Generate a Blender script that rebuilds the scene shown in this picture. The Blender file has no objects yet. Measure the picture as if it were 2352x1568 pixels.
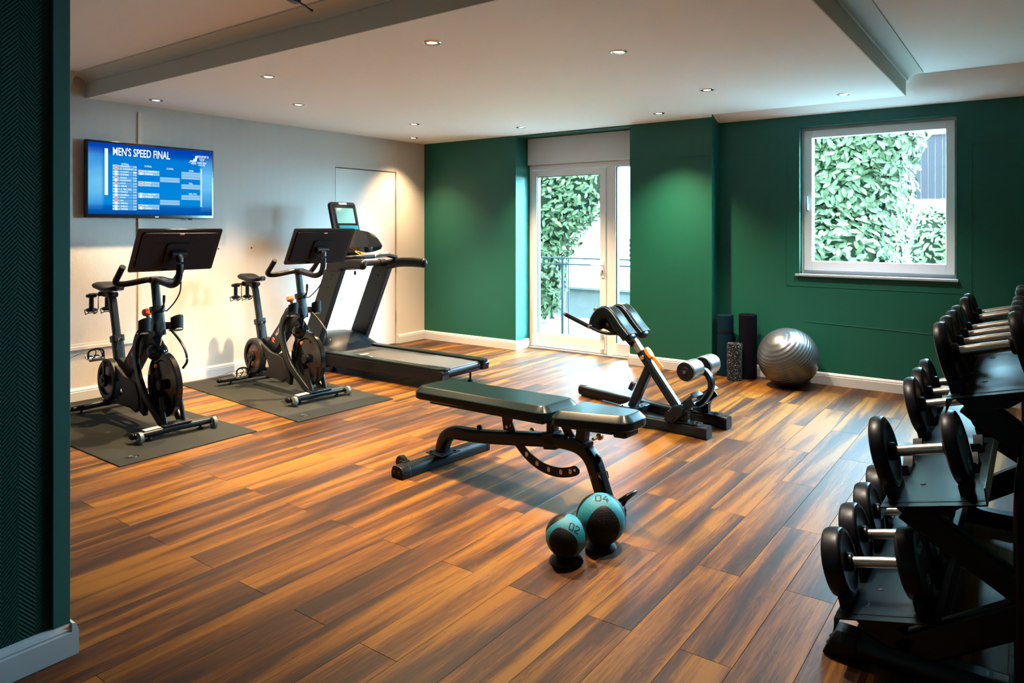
import bpy, bmesh, math, random
from mathutils import Vector, Matrix
S = bpy.context.scene
COL = S.collection
PI = math.pi
R = math.radians
random.seed(7)

# ---------------------------------------------------------------- camera
cd = bpy.data.cameras.new('camera'); cam = bpy.data.objects.new('camera', cd); COL.objects.link(cam)
cam.location = (0, 0, 1.35); cam.rotation_euler = (R(90), 0, R(36.3))
cd.sensor_width = 36; cd.lens = 1632 / 2352 * 36; cd.shift_y = -261 / 2352; cd.clip_start = .02; cd.clip_end = 200
S.camera = cam
# ---------------------------------------------------------------- world
w = bpy.data.worlds.new('sky'); S.world = w; w.use_nodes = True
bg = w.node_tree.nodes['Background']; bg.inputs[0].default_value = (.38, .76, 1, 1); bg.inputs[1].default_value = 70
for nm, loc, sx, sy in (('window_portal', (-1.075, 6.73, 1.6), 1.7, 1.3), ('door_portal', (-3.92, 6.745, 1.05), 1.9, 2.1)):
    l = bpy.data.lights.new(nm, 'AREA'); l.shape = 'RECTANGLE'; l.size = sx; l.size_y = sy; l.cycles.is_portal = True
    o = bpy.data.objects.new(nm, l); COL.objects.link(o); o.location = loc; o.rotation_euler = (R(-90), 0, 0)
S.view_settings.view_transform = 'Standard'; S.view_settings.look = 'None'
S.view_settings.gamma = 1; S.view_settings.use_curve_mapping = False
S.view_settings.exposure = 1.25
S.cycles.max_bounces = 10; S.cycles.diffuse_bounces = 7; S.cycles.sample_clamp_indirect = 8
SPOT_POWER = 420; SPOT_COL = (1, .68, .38)

# ---------------------------------------------------------------- materials
def new_mat(n):
    m = bpy.data.materials.new(n); m.use_nodes = True
    return m, m.node_tree, m.node_tree.nodes['Principled BSDF']
def mat(n, col, rough=.5, metal=0, bump=0, bscale=200, coat=0, spec=.5, var=0, vscale=3, emit=0, bdist=.002):
    m, t, b = new_mat(n)
    b.inputs['Base Color'].default_value = (*col, 1); b.inputs['Roughness'].default_value = rough
    b.inputs['Metallic'].default_value = metal; b.inputs['Coat Weight'].default_value = coat
    b.inputs['Specular IOR Level'].default_value = spec
    if emit:
        b.inputs['Emission Color'].default_value = (*col, 1); b.inputs['Emission Strength'].default_value = emit
    if bump or var:
        tc = t.nodes.new('ShaderNodeTexCoord')
    if bump:
        nz = t.nodes.new('ShaderNodeTexNoise'); nz.inputs['Scale'].default_value = bscale; nz.inputs['Detail'].default_value = 4
        t.links.new(tc.outputs['Object'], nz.inputs['Vector'])
        bp = t.nodes.new('ShaderNodeBump'); bp.inputs['Strength'].default_value = bump; bp.inputs['Distance'].default_value = bdist
        t.links.new(nz.outputs['Fac'], bp.inputs['Height']); t.links.new(bp.outputs['Normal'], b.inputs['Normal'])
    if var:
        nv = t.nodes.new('ShaderNodeTexNoise'); nv.inputs['Scale'].default_value = vscale; nv.inputs['Detail'].default_value = 6
        t.links.new(tc.outputs['Object'], nv.inputs['Vector'])
        mr = t.nodes.new('ShaderNodeMapRange'); mr.inputs['From Min'].default_value = .3; mr.inputs['From Max'].default_value = .7
        mr.inputs['To Min'].default_value = 1 - var; mr.inputs['To Max'].default_value = 1 + var
        t.links.new(nv.outputs['Fac'], mr.inputs['Value'])
        mx = t.nodes.new('ShaderNodeVectorMath'); mx.operation = 'SCALE'; mx.inputs[0].default_value = col
        t.links.new(mr.outputs[0], mx.inputs['Scale']); t.links.new(mx.outputs[0], b.inputs['Base Color'])
    return m
def speckle_mat(n, base, dot, scale, thr, rough=.8, bump=.3):
    m, t, b = new_mat(n); b.inputs['Specular IOR Level'].default_value = .1; b.inputs['Roughness'].default_value = rough
    tc = t.nodes.new('ShaderNodeTexCoord'); nz = t.nodes.new('ShaderNodeTexNoise')
    nz.inputs['Scale'].default_value = scale; nz.inputs['Detail'].default_value = 3
    t.links.new(tc.outputs['Object'], nz.inputs['Vector'])
    cr = t.nodes.new('ShaderNodeValToRGB'); cr.color_ramp.elements[0].position = thr; cr.color_ramp.elements[0].color = (*base, 1)
    cr.color_ramp.elements[1].position = min(1, thr + .06); cr.color_ramp.elements[1].color = (*dot, 1)
    t.links.new(nz.outputs['Fac'], cr.inputs['Fac']); t.links.new(cr.outputs['Color'], b.inputs['Base Color'])
    bp = t.nodes.new('ShaderNodeBump'); bp.inputs['Strength'].default_value = bump; bp.inputs['Distance'].default_value = .002
    t.links.new(nz.outputs['Fac'], bp.inputs['Height']); t.links.new(bp.outputs['Normal'], b.inputs['Normal'])
    return m
def plank_mat():
    m, t, b = new_mat('walnut_plank'); N = t.nodes.new; L = t.links.new
    tc = N('ShaderNodeTexCoord'); oi = N('ShaderNodeObjectInfo')
    sc = N('ShaderNodeVectorMath'); sc.operation = 'SCALE'; sc.inputs['Scale'].default_value = 37.0
    cmb = N('ShaderNodeCombineXYZ'); L(oi.outputs['Random'], cmb.inputs[0]); L(oi.outputs['Random'], cmb.inputs[1]); L(cmb.outputs[0], sc.inputs[0])
    ad = N('ShaderNodeVectorMath'); L(tc.outputs['Object'], ad.inputs[0]); L(sc.outputs[0], ad.inputs[1])
    def noise(sx, sy, detail, rough=.5, dist=0.):
        mp = N('ShaderNodeMapping'); mp.inputs['Scale'].default_value = (sx, sy, 1); L(ad.outputs[0], mp.inputs['Vector'])
        n = N('ShaderNodeTexNoise'); n.inputs['Scale'].default_value = 1; n.inputs['Detail'].default_value = detail
        n.inputs['Roughness'].default_value = rough; n.inputs['Distortion'].default_value = dist; L(mp.outputs[0], n.inputs['Vector']); return n
    band = noise(9.5, .55, 4, .52, .55)      # broad streaks of heart and sap wood
    fine = noise(150, 4, 4, .6)             # grain
    ring = noise(26, 2.2, 2, .5, .9)
    cr = N('ShaderNodeValToRGB'); e = cr.color_ramp.elements
    e[0].position = .385; e[0].color = (.020, .010, .0058, 1); e[1].position = .635; e[1].color = (.160, .068, .0060, 1)
    a = e.new(.46); a.color = (.044, .0170, .0062, 1); a = e.new(.485); a.color = (.055, .0200, .0052, 1); a = e.new(.545); a.color = (.092, .035, .0050, 1)
    # per plank offset
    mm = N('ShaderNodeMath'); mm.operation = 'MULTIPLY_ADD'; L(oi.outputs['Random'], mm.inputs[0]); mm.inputs[1].default_value = .12; mm.inputs[2].default_value = -.05
    s1 = N('ShaderNodeMath'); s1.operation = 'ADD'; L(band.outputs['Fac'], s1.inputs[0]); L(mm.outputs[0], s1.inputs[1])
    # ring lines
    sn = N('ShaderNodeMath'); sn.operation = 'MULTIPLY'; L(ring.outputs['Fac'], sn.inputs[0]); sn.inputs[1].default_value = 60
    si = N('ShaderNodeMath'); si.operation = 'SINE'; L(sn.outputs[0], si.inputs[0])
    s2 = N('ShaderNodeMath'); s2.operation = 'MULTIPLY_ADD'; L(si.outputs[0], s2.inputs[0]); s2.inputs[1].default_value = .022; L(s1.outputs[0], s2.inputs[2])
    fm = N('ShaderNodeMath'); fm.operation = 'MULTIPLY_ADD'; L(fine.outputs['Fac'], fm.inputs[0]); fm.inputs[1].default_value = .32; L(s2.outputs[0], fm.inputs[2])
    sb = N('ShaderNodeMath'); sb.operation = 'SUBTRACT'; L(fm.outputs[0], sb.inputs[0]); sb.inputs[1].default_value = .155
    L(sb.outputs[0], cr.inputs['Fac']); L(cr.outputs['Color'], b.inputs['Base Color'])
    b.inputs['Specular IOR Level'].default_value = .21
    rr = N('ShaderNodeMapRange'); L(fine.outputs['Fac'], rr.inputs['Value']); rr.inputs['To Min'].default_value = .38; rr.inputs['To Max'].default_value = .52
    L(rr.outputs[0], b.inputs['Roughness'])
    bp = N('ShaderNodeBump'); bp.inputs['Strength'].default_value = .25; bp.inputs['Distance'].default_value = .0006
    L(fine.outputs['Fac'], bp.inputs['Height']); L(bp.outputs['Normal'], b.inputs['Normal'])
    return m
def paper_mat(n, col, stripe=.045, var=.05, rough=.7, strength=.5, spec=.15):     # painted herringbone woodchip wallpaper, relief only
    m, t, b = new_mat(n); N = t.nodes.new; L = t.links.new
    b.inputs['Base Color'].default_value = (*col, 1); b.inputs['Roughness'].default_value = rough; b.inputs['Specular IOR Level'].default_value = spec
    tc = N('ShaderNodeTexCoord'); sp = N('ShaderNodeSeparateXYZ'); L(tc.outputs['Object'], sp.inputs[0])
    h = N('ShaderNodeMath'); h.operation = 'ADD'; L(sp.outputs[0], h.inputs[0]); L(sp.outputs[1], h.inputs[1])
    pp = N('ShaderNodeMath'); pp.operation = 'PINGPONG'; L(h.outputs[0], pp.inputs[0]); pp.inputs[1].default_value = stripe
    s = N('ShaderNodeMath'); s.operation = 'MULTIPLY_ADD'; L(pp.outputs[0], s.inputs[0]); s.inputs[1].default_value = 1.1; L(sp.outputs[2], s.inputs[2])
    k = N('ShaderNodeMath'); k.operation = 'MULTIPLY'; L(s.outputs[0], k.inputs[0]); k.inputs[1].default_value = 480
    si = N('ShaderNodeMath'); si.operation = 'SINE'; L(k.outputs[0], si.inputs[0])
    nz = N('ShaderNodeTexNoise'); nz.inputs['Scale'].default_value = 90; L(tc.outputs['Object'], nz.inputs['Vector'])
    a = N('ShaderNodeMath'); a.operation = 'MULTIPLY_ADD'; L(si.outputs[0], a.inputs[0]); a.inputs[1].default_value = .4; L(nz.outputs['Fac'], a.inputs[2])
    bp = N('ShaderNodeBump'); bp.inputs['Strength'].default_value = strength; bp.inputs['Distance'].default_value = .0015
    L(a.outputs[0], bp.inputs['Height']); L(bp.outputs['Normal'], b.inputs['Normal'])
    return m
def glass_mat(n, tint=(.99, 1, 1)):
    m, t, b = new_mat(n); t.nodes.remove(b); out = t.nodes['Material Output']
    tr = t.nodes.new('ShaderNodeBsdfTransparent'); tr.inputs[0].default_value = (*tint, 1)
    gl = t.nodes.new('ShaderNodeBsdfGlossy'); gl.inputs['Roughness'].default_value = .02
    fr = t.nodes.new('ShaderNodeFresnel'); ge = t.nodes.new('ShaderNodeNewGeometry'); mr = t.nodes.new('ShaderNodeMapRange')
    t.links.new(ge.outputs['Backfacing'], mr.inputs[0]); mr.inputs['To Min'].default_value = 1.28; mr.inputs['To Max'].default_value = 1 / 1.28; t.links.new(mr.outputs[0], fr.inputs[0])
    mx = t.nodes.new('ShaderNodeMixShader')
    t.links.new(fr.outputs[0], mx.inputs[0]); t.links.new(tr.outputs[0], mx.inputs[1]); t.links.new(gl.outputs[0], mx.inputs[2])
    t.links.new(mx.outputs[0], out.inputs[0]); return m
def emit_mat(n, col, s=1.):
    m, t, b = new_mat(n); t.nodes.remove(b); e = t.nodes.new('ShaderNodeEmission'); e.inputs[0].default_value = (*col, 1); e.inputs[1].default_value = s
    t.links.new(e.outputs[0], t.nodes['Material Output'].inputs[0]); return m
def screen_mat():
    m, t, b = new_mat('broadcast_screen'); t.nodes.remove(b); N = t.nodes.new; L = t.links.new
    tc = N('ShaderNodeTexCoord'); sp = N('ShaderNodeSeparateXYZ'); L(tc.outputs['Generated'], sp.inputs[0])
    cr = N('ShaderNodeValToRGB'); e = cr.color_ramp.elements; cr.color_ramp.interpolation = 'EASE'
    e[0].position = 0; e[0].color = (.0, .075, .36, 1); e[1].position = 1; e[1].color = (.0, .05, .42, 1)
    a = e.new(.10); a.color = (.0, .11, .46, 1); a = e.new(.16); a.color = (.0, .24, .70, 1); a = e.new(.8); a.color = (.0, .20, .66, 1); a = e.new(.9); a.color = (.0, .07, .46, 1)
    L(sp.outputs[2], cr.inputs[0])
    nz = N('ShaderNodeTexNoise'); nz.inputs['Scale'].default_value = 2.2; nz.inputs['Detail'].default_value = 3; L(tc.outputs['Generated'], nz.inputs['Vector'])
    edge = N('ShaderNodeMath'); edge.operation = 'SUBTRACT'; L(sp.outputs[1], edge.inputs[0]); edge.inputs[1].default_value = .5
    ab = N('ShaderNodeMath'); ab.operation = 'ABSOLUTE'; L(edge.outputs[0], ab.inputs[0])
    mr = N('ShaderNodeMapRange'); L(ab.outputs[0], mr.inputs[0]); mr.inputs['From Min'].default_value = .38; mr.inputs['From Max'].default_value = .41
    zz = N('ShaderNodeMath'); zz.operation = 'SUBTRACT'; L(sp.outputs[2], zz.inputs[0]); zz.inputs[1].default_value = .5
    za = N('ShaderNodeMath'); za.operation = 'ABSOLUTE'; L(zz.outputs[0], za.inputs[0])
    zm = N('ShaderNodeMapRange'); L(za.outputs[0], zm.inputs[0]); zm.inputs['From Min'].default_value = .45; zm.inputs['From Max'].default_value = .1
    mu = N('ShaderNodeMath'); mu.operation = 'MULTIPLY'; L(mr.outputs[0], mu.inputs[0]); L(zm.outputs[0], mu.inputs[1])
    m2 = N('ShaderNodeMath'); m2.operation = 'MULTIPLY'; L(mu.outputs[0], m2.inputs[0]); L(nz.outputs['Fac'], m2.inputs[1])
    mx = N('ShaderNodeMix'); mx.data_type = 'RGBA'; L(m2.outputs[0], mx.inputs['Factor']); L(cr.outputs[0], mx.inputs[6]); mx.inputs[7].default_value = (.25, .75, 1.0, 1)
    em = N('ShaderNodeEmission'); em.inputs[1].default_value = .43; L(mx.outputs[2], em.inputs[0])
    L(em.outputs[0], t.nodes['Material Output'].inputs[0]); return m

M = dict(
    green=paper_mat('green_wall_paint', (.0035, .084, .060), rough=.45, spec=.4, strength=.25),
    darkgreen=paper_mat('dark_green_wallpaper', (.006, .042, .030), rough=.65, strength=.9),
    white_paper=paper_mat('white_wallpaper', (.54, .51, .475), strength=.5),
    white_wall=mat('white_wall_paint', (.54, .51, .475), .6, bump=.15, bscale=60),
    ceiling=mat('ceiling_paint', (.90, .87, .83), .8, bump=.2, bscale=25, bdist=.001),
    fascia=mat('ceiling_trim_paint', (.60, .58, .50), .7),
    trim=mat('white_lacquer', (.50, .50, .51), .4),
    upvc=mat('white_plastic_frame', (.72, .73, .76), .35),
    gasket=mat('black_rubber_gasket', (.02, .05, .06), .6),
    sill=mat('grey_stone_sill', (.3, .33, .36), .4),
    shutter=mat('roller_box_paint', (.58, .60, .63), .5),
    plank=plank_mat(), sub=mat('floor_joint', (.02, .012, .008), .9),
    glass=glass_mat('window_glass'),
    black=mat('black_powder_coat', (.003, .0070, .0105), .34, spec=.26, bump=.15, bscale=900, bdist=.0004),
    wheelgrey=mat('smoky_wheel', (.10, .12, .13), .3),
    gloss=mat('gloss_black_plastic', (.004, .0045, .006), .14, spec=.4),
    satin=mat('satin_black_plastic', (.004, .0048, .0068), .40, spec=.2),
    grey_plastic=mat('charcoal_plastic', (.009, .010, .012), .5, spec=.22),
    rubber=mat('black_rubber', (.0045, .005, .007), .38, spec=.24, bump=.2, bscale=400, bdist=.0005),
    leather=mat('black_vinyl', (.003, .009, .010), .30, spec=.2, bump=.35, bscale=260, bdist=.0008),
    piping=mat('tan_piping', (.22, .14, .09), .5),
    steel=mat('knurled_steel', (.62, .55, .47), .28, metal=1, bump=.5, bscale=1500, bdist=.0004),
    chrome=mat('chrome', (.8, .8, .8), .12, metal=1),
    alu=mat('brushed_aluminium', (.62, .62, .64), .35, metal=1),
    orange=mat('orange_plastic', (.85, .28, .02), .35), red=mat('red_orange_plastic', (.9, .09, .03), .3),
    matmat=speckle_mat('rubber_floor_mat', (.010, .012, .0115), (.028, .030, .025), 700, .52),
    matlogo=mat('embossed_mark', (.012, .013, .013), .5),
    teal=mat('teal_rubber', (.008, .16, .22), .5, spec=.3, bump=.8, bscale=330, bdist=.0015),
    ballblack=mat('dimpled_black_rubber', (.0028, .003, .0045), .5, spec=.2),
    ink=mat('black_ink', (.003, .012, .014), .6, spec=.2), white=mat('white_print', (.8, .8, .78), .5), orange_ink=mat('orange_print', (.85, .12, .03), .5),
    steelgrey=mat('silver_vinyl', (.40, .41, .42), .27, metal=.75, bump=.08, bscale=60),
    roll_teal=mat('dark_teal_foam', (.002, .014, .026), .7, spec=.05, bump=.3, bscale=120), roll_black=mat('black_foam', (.0025, .0025, .006), .7, spec=.05, bump=.3, bscale=120),
    roll_speck=speckle_mat('speckled_foam', (.010, .011, .014), (.35, .42, .44), 110, .60),
    belt=mat('treadmill_belt', (.022, .023, .022), .62, bump=.4, bscale=900, bdist=.0005, var=.15, vscale=9),
    lens=emit_mat('lit_lamp', (1, .86, .66), 14), ring=mat('nickel_ring', (.45, .43, .40), .25, metal=1),
    tv=screen_mat(), tvwhite=emit_mat('screen_white', (.85, .97, 1), .46), tvcell=emit_mat('screen_cell', (.30, .58, .88), .42), tvcell2=emit_mat('screen_cell_dark', (.12, .42, .80), .41),
    tvred=emit_mat('screen_red', (1, .25, .18), .44), tvdim=emit_mat('screen_line', (.25, .65, .9), 1.),
    console=mat('console_display', (.07, .19, .22), .08, coat=.6, emit=.22),
    console_blue=mat('blue_console_strip', (.0, .09, .16), .25, emit=.22),
    leaf=mat('laurel_leaf', (.042, .051, .021), .6, spec=.1, var=.35, vscale=1.5), leaf2=mat('young_laurel_leaf', (.080, .085, .028), .6, spec=.1, var=.3, vscale=2),
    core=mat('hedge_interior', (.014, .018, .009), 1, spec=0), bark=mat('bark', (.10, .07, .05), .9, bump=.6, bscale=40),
    gravel=speckle_mat('pale_gravel', (.07, .07, .065), (.14, .14, .13), 30, .5), concrete=mat('concrete', (.11, .10, .09), .9, spec=.05, bump=.3, bscale=20, var=.12, vscale=2),
    render=mat('white_render', (.8, .8, .8), .8, bump=.1, bscale=40), railing=mat('grey_railing_paint', (.02, .025, .027), .7, spec=.1),
    darkglass=mat('dark_pane', (.02, .022, .025), .1), lawn=mat('lawn', (.10, .12, .035), .9, spec=0, bump=1, bscale=60, bdist=.02, var=.3, vscale=4), fence=mat('weathered_boards', (.011, .008, .0085), .8, spec=.05, bump=.3, bscale=30),
    slat=mat('weathered_timber', (.010, .009, .009), .8, spec=.05), cable=mat('black_cable', (.01, .01, .01), .45), cream=mat('cream_cable_duct', (.55, .50, .40), .5),
    sticker=mat('white_sticker', (.75, .74, .70), .4), red_rim=mat('copper_ring', (.10, .035, .02), .35),
)

# ---------------------------------------------------------------- mesh builder
class B:
    def __init__(s): s.bm = bmesh.new(); s.mi = 0
    def _new(s, fn):
        before = len(s.bm.faces); r = fn(); s.bm.faces.ensure_lookup_table()
        return s.bm.faces[before:]
    def box(s, c, size, rot=None, bev=.0, seg=2):
        m = Matrix.Translation(c) @ (rot.to_4x4() if rot is not None else Matrix()) @ Matrix.Diagonal((*size, 1))
        n0 = len(s.bm.verts)
        r = bmesh.ops.create_cube(s.bm, size=1, matrix=m)
        if bev > 0:
            ed = {e for v in r['verts'] for e in v.link_edges}
            bmesh.ops.bevel(s.bm, geom=list(ed), offset=min(bev, min(size) * .48), segments=seg, affect='EDGES', profile=.5)
        return s
    def span(s, a, b, bev=0):
        a = Vector(a); b = Vector(b); return s.box((a + b) / 2, [abs(x) for x in (b - a)], bev=bev)
    def prism(s, pts, f, bev=0, seg=2, taper=None):
        """pts: closed outline; f(p, k) -> 3d point for side k 0/1"""
        a = [s.bm.verts.new(f(p, 0)) for p in pts]; b = [s.bm.verts.new(f(p, 1)) for p in pts]
        n = len(pts); fs = []
        fs.append(s.bm.faces.new(a)); fs.append(s.bm.faces.new(list(reversed(b))))
        for i in range(n): fs.append(s.bm.faces.new((a[i], b[i], b[(i + 1) % n], a[(i + 1) % n])))
        bmesh.ops.recalc_face_normals(s.bm, faces=fs)
        if bev > 0:
            ed = {e for fc in fs[:2] for e in fc.edges}
            bmesh.ops.bevel(s.bm, geom=list(ed), offset=bev, segments=seg, affect='EDGES', profile=.5)
        return s
    def xz(s, pts, y0, y1, bev=0, seg=2): return s.prism(pts, lambda p, k: Vector((p[0], (y0, y1)[k], p[1])), bev, seg)
    def xy(s, pts, z0, z1, bev=0, seg=2): return s.prism(pts, lambda p, k: Vector((p[0], p[1], (z0, z1)[k])), bev, seg)
    def yz(s, pts, x0, x1, bev=0, seg=2): return s.prism(pts, lambda p, k: Vector(((x0, x1)[k], p[0], p[1])), bev, seg)
    def sweep(s, pts, prof, up=(0, 0, 1), caps=True, scales=None):
        pts = [Vector(p) for p in pts]; n = len(pts); rings = []; up = Vector(up)
        for i, p in enumerate(pts):
            t = (pts[min(i + 1, n - 1)] - pts[max(i - 1, 0)]).normalized()
            x = up.cross(t)
            if x.length < 1e-3: x = Vector((0, 1, 0)).cross(t)
            if x.length < 1e-3: x = Vector((1, 0, 0)).cross(t)
            x.normalize(); y = t.cross(x)
            k = scales[i] if scales else 1
            rings.append([s.bm.verts.new(p + x * (a * k) + y * (b * k)) for a, b in prof])
        fs = []; m = len(prof)
        for i in range(n - 1):
            for j in range(m): fs.append(s.bm.faces.new((rings[i][j], rings[i][(j + 1) % m], rings[i + 1][(j + 1) % m], rings[i + 1][j])))
        if caps: fs.append(s.bm.faces.new(list(reversed(rings[0])))); fs.append(s.bm.faces.new(rings[-1]))
        bmesh.ops.recalc_face_normals(s.bm, faces=fs); return s
    def tube(s, pts, r, seg=12, up=(0, 0, 1), scales=None): return s.sweep(pts, [(r * math.cos(2 * PI * k / seg), r * math.sin(2 * PI * k / seg)) for k in range(seg)], up, scales=scales)
    def bar(s, pts, w, h, rad=None, up=(0, 0, 1), scales=None): return s.sweep(pts, rrect(w, h, rad if rad is not None else min(w, h) * .3), up, scales=scales)
    def lathe(s, prof, c=(0, 0, 0), axis=(0, 0, 1), seg=32):
        """prof: (r, h) along axis"""
        q = Vector((0, 0, 1)).rotation_difference(Vector(axis)).to_matrix(); c = Vector(c); rings = []
        for r, h in prof:
            if r < 1e-6: rings.append([s.bm.verts.new(c + q @ Vector((0, 0, h)))])
            else: rings.append([s.bm.verts.new(c + q @ Vector((r * math.cos(2 * PI * k / seg), r * math.sin(2 * PI * k / seg), h))) for k in range(seg)])
        fs = []
        for a, b in zip(rings, rings[1:]):
            if len(a) == 1 and len(b) == 1: continue
            for k in range(seg):
                k2 = (k + 1) % seg
                if len(a) == 1: fs.append(s.bm.faces.new((a[0], b[k], b[k2])))
                elif len(b) == 1: fs.append(s.bm.faces.new((a[k], a[k2], b[0])))
                else: fs.append(s.bm.faces.new((a[k], a[k2], b[k2], b[k])))
        bmesh.ops.recalc_face_normals(s.bm, faces=fs); return s
    def disc(s, c, axis, r, t, seg=24, e=.002):  # short cylinder with softened rim
        return s.lathe([(0, -t / 2), (r - e, -t / 2), (r, -t / 2 + e), (r, t / 2 - e), (r - e, t / 2), (0, t / 2)], c, axis, seg)
    def ball(s, c, r, sc=(1, 1, 1), u=24, v=14):
        bmesh.ops.create_uvsphere(s.bm, u_segments=u, v_segments=v, radius=r, matrix=Matrix.Translation(c) @ Matrix.Diagonal((*sc, 1))); return s
def rrect(w, h, r, n=3):
    r = min(r, w * .499, h * .499); out = []
    for cx, cy, a0 in ((w / 2 - r, h / 2 - r, 0), (-w / 2 + r, h / 2 - r, 90), (-w / 2 + r, -h / 2 + r, 180), (w / 2 - r, -h / 2 + r, 270)):
        for k in range(n + 1):
            a = R(a0 + 90 * k / n); out.append((cx + r * math.cos(a), cy + r * math.sin(a)))
    return out
def smooth(pts, n=6):  # catmull-rom
    P = [Vector(p) for p in pts]; P = [P[0] * 2 - P[1]] + P + [P[-1] * 2 - P[-2]]; out = []
    for i in range(1, len(P) - 2):
        for k in range(n):
            t = k / n; a, b, c, d = P[i - 1:i + 3]
            out.append(.5 * ((2 * b) + (c - a) * t + (2 * a - 5 * b + 4 * c - d) * t * t + (3 * b - a - 3 * c + d) * t ** 3))
    out.append(P[-2]); return out
def fin(bm, name, sharp=38):
    for f in bm.faces: f.smooth = True
    lim = R(sharp)
    for e in bm.edges:
        if len(e.link_faces) == 2 and e.calc_face_angle(0) > lim: e.smooth = False
    me = bpy.data.meshes.new(name); bm.to_mesh(me); bm.free(); return me
def wm(o):
    m = Matrix()
    while o: m = o.matrix_basis @ m; o = o.parent
    return m
def obj(name, b, m, parent=None, label=None, kind=None, world=False, sharp=38, origin=None):
    if world and parent: b.bm.transform(wm(parent).inverted())
    if origin is not None: b.bm.transform(Matrix.Translation(-Vector(origin)))
    me = fin(b.bm, name, sharp); me.materials.append(M[m] if isinstance(m, str) else m)
    o = bpy.data.objects.new(name, me); COL.objects.link(o)
    if len(me.polygons) < 6000: wn = o.modifiers.new('weighted', 'WEIGHTED_NORMAL'); wn.keep_sharp = True; wn.weight = 100; wn.mode = 'FACE_AREA'
    if parent: o.parent = parent
    if origin is not None: o.location = origin
    if label: o['label'] = label
    if kind: o['kind'] = kind
    return o
def struct(name, b, m, parent=None, **k): return obj(name, b, m, parent, kind='structure' if not parent else None, **k)
def tag(o, label, cat, group=None, kind=None):
    o['label'] = label; o['category'] = cat
    if group: o['group'] = group
    if kind: o['kind'] = kind
    return o
def thing(name, label, cat, loc=(0, 0, 0), rot=0, group=None):
    o = bpy.data.objects.new(name, None); COL.objects.link(o); o.empty_display_size = .05
    o.location = loc; o.rotation_euler = (0, 0, rot) if not hasattr(rot, '__len__') else rot
    return tag(o, label, cat, group)
def dup(root, loc=None, rot=None, label=None):
    def cp(o, par):
        c = o.copy(); COL.objects.link(c); c.parent = par
        for ch in KIDS.get(o.name, []): cp(ch, c)
        return c
    KIDS = {}
    for o in COL.objects:
        if o.parent: KIDS.setdefault(o.parent.name, []).append(o)
    r = cp(root, None)
    if loc is not None: r.location = loc
    if rot is not None: r.rotation_euler = rot
    if label: r['label'] = label
    return r
def text(name, s, width, height, m, parent, mtx, bold=.0, depth=.0004, spacing=1.0, label=None):
    cu = bpy.data.curves.new('t', 'FONT'); cu.body = s; cu.size = 1; cu.offset = bold; cu.extrude = 0; cu.align_x = 'LEFT'; cu.space_character = spacing; cu.resolution_u = 3
    t = bpy.data.objects.new('t', cu); COL.objects.link(t)
    dg = bpy.context.evaluated_depsgraph_get(); me = bpy.data.meshes.new_from_object(t.evaluated_get(dg))
    bpy.data.objects.remove(t); bpy.data.curves.remove(cu)
    xs = [v.co.x for v in me.vertices]; ys = [v.co.y for v in me.vertices]
    if not xs: return None
    w0, h0 = max(xs) - min(xs), max(ys) - min(ys); cx, cy = (max(xs) + min(xs)) / 2, (max(ys) + min(ys)) / 2
    me.transform(Matrix.Diagonal((width / w0, height / h0, 1, 1)) @ Matrix.Translation((-cx, -cy, 0)))
    me.transform(Matrix.Translation((0, 0, depth))); me.transform(mtx)
    me.name = name; me.materials.clear(); me.materials.append(M[m]); me.update()
    o = bpy.data.objects.new(name, me); COL.objects.link(o); o.parent = parent
    if label: o['label'] = label
    return o
def basis(o, x, y):  # matrix: local x,y -> given world dirs, z = x cross y
    x = Vector(x).normalized(); y = Vector(y).normalized(); z = x.cross(y).normalized()
    return Matrix(((x.x, y.x, z.x, o[0]), (x.y, y.y, z.y, o[1]), (x.z, y.z, z.z, o[2]), (0, 0, 0, 1)))

# ================================================================ STRUCTURE
XL, YB, YA, YW, Z0, ZH, XR, YN = -6.0, 6.36, 6.60, 6.55, 2.369, 2.54, 1.6, -2.2
b = B(); b.span((XL - .15, YN - .15, -.08), (XR + .15, 6.75, -.012)); floor = struct('floor', b, 'sub')
plank_mesh = {}
def plank(x, y0, y1):
    key = round(y1 - y0, 3)
    if key not in plank_mesh:
        b = B(); b.box((0, 0, -.006), (.1695, y1 - y0 - .001, .012), bev=.0008, seg=1); me = fin(b.bm, 'plank', 20); me.materials.append(M['plank']); plank_mesh[key] = me
    o = bpy.data.objects.new('plank', plank_mesh[key]); COL.objects.link(o); o.parent = floor; o.location = (x, (y0 + y1) / 2, 0)
cam_f = Vector((-math.sin(R(36.3)), math.cos(R(36.3)))); cam_r = Vector((math.cos(R(36.3)), math.sin(R(36.3))))
def seen(x, y):
    d = cam_f.dot((x, y)); l = cam_r.dot((x, y)); return d > .9 and abs(l) < d * .74 + .25
wide = B()
for k in range(-31, 17):
    x = -1.087 + .1705 * k + .085
    base = 1.57 if k % 2 == 0 else 2.155
    y = base - 1.17 * 6
    while y < 6.9:
        y0, y1 = max(y, YN), min(y + 1.17, YA + .35 if -4.7 < x < -3.1 else YW + .02)
        y += 1.17
        if y1 - y0 < .03: continue
        if any(seen(x, y0 + (y1 - y0) * t) for t in (0, .25, .5, .75, 1)): plank(x, y0, y1)
        else: wide.box((x, (y0 + y1) / 2, -.006), (.1695, y1 - y0 - .001, .012))
obj('plank_field', wide, 'plank', floor, kind='stuff')

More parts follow.
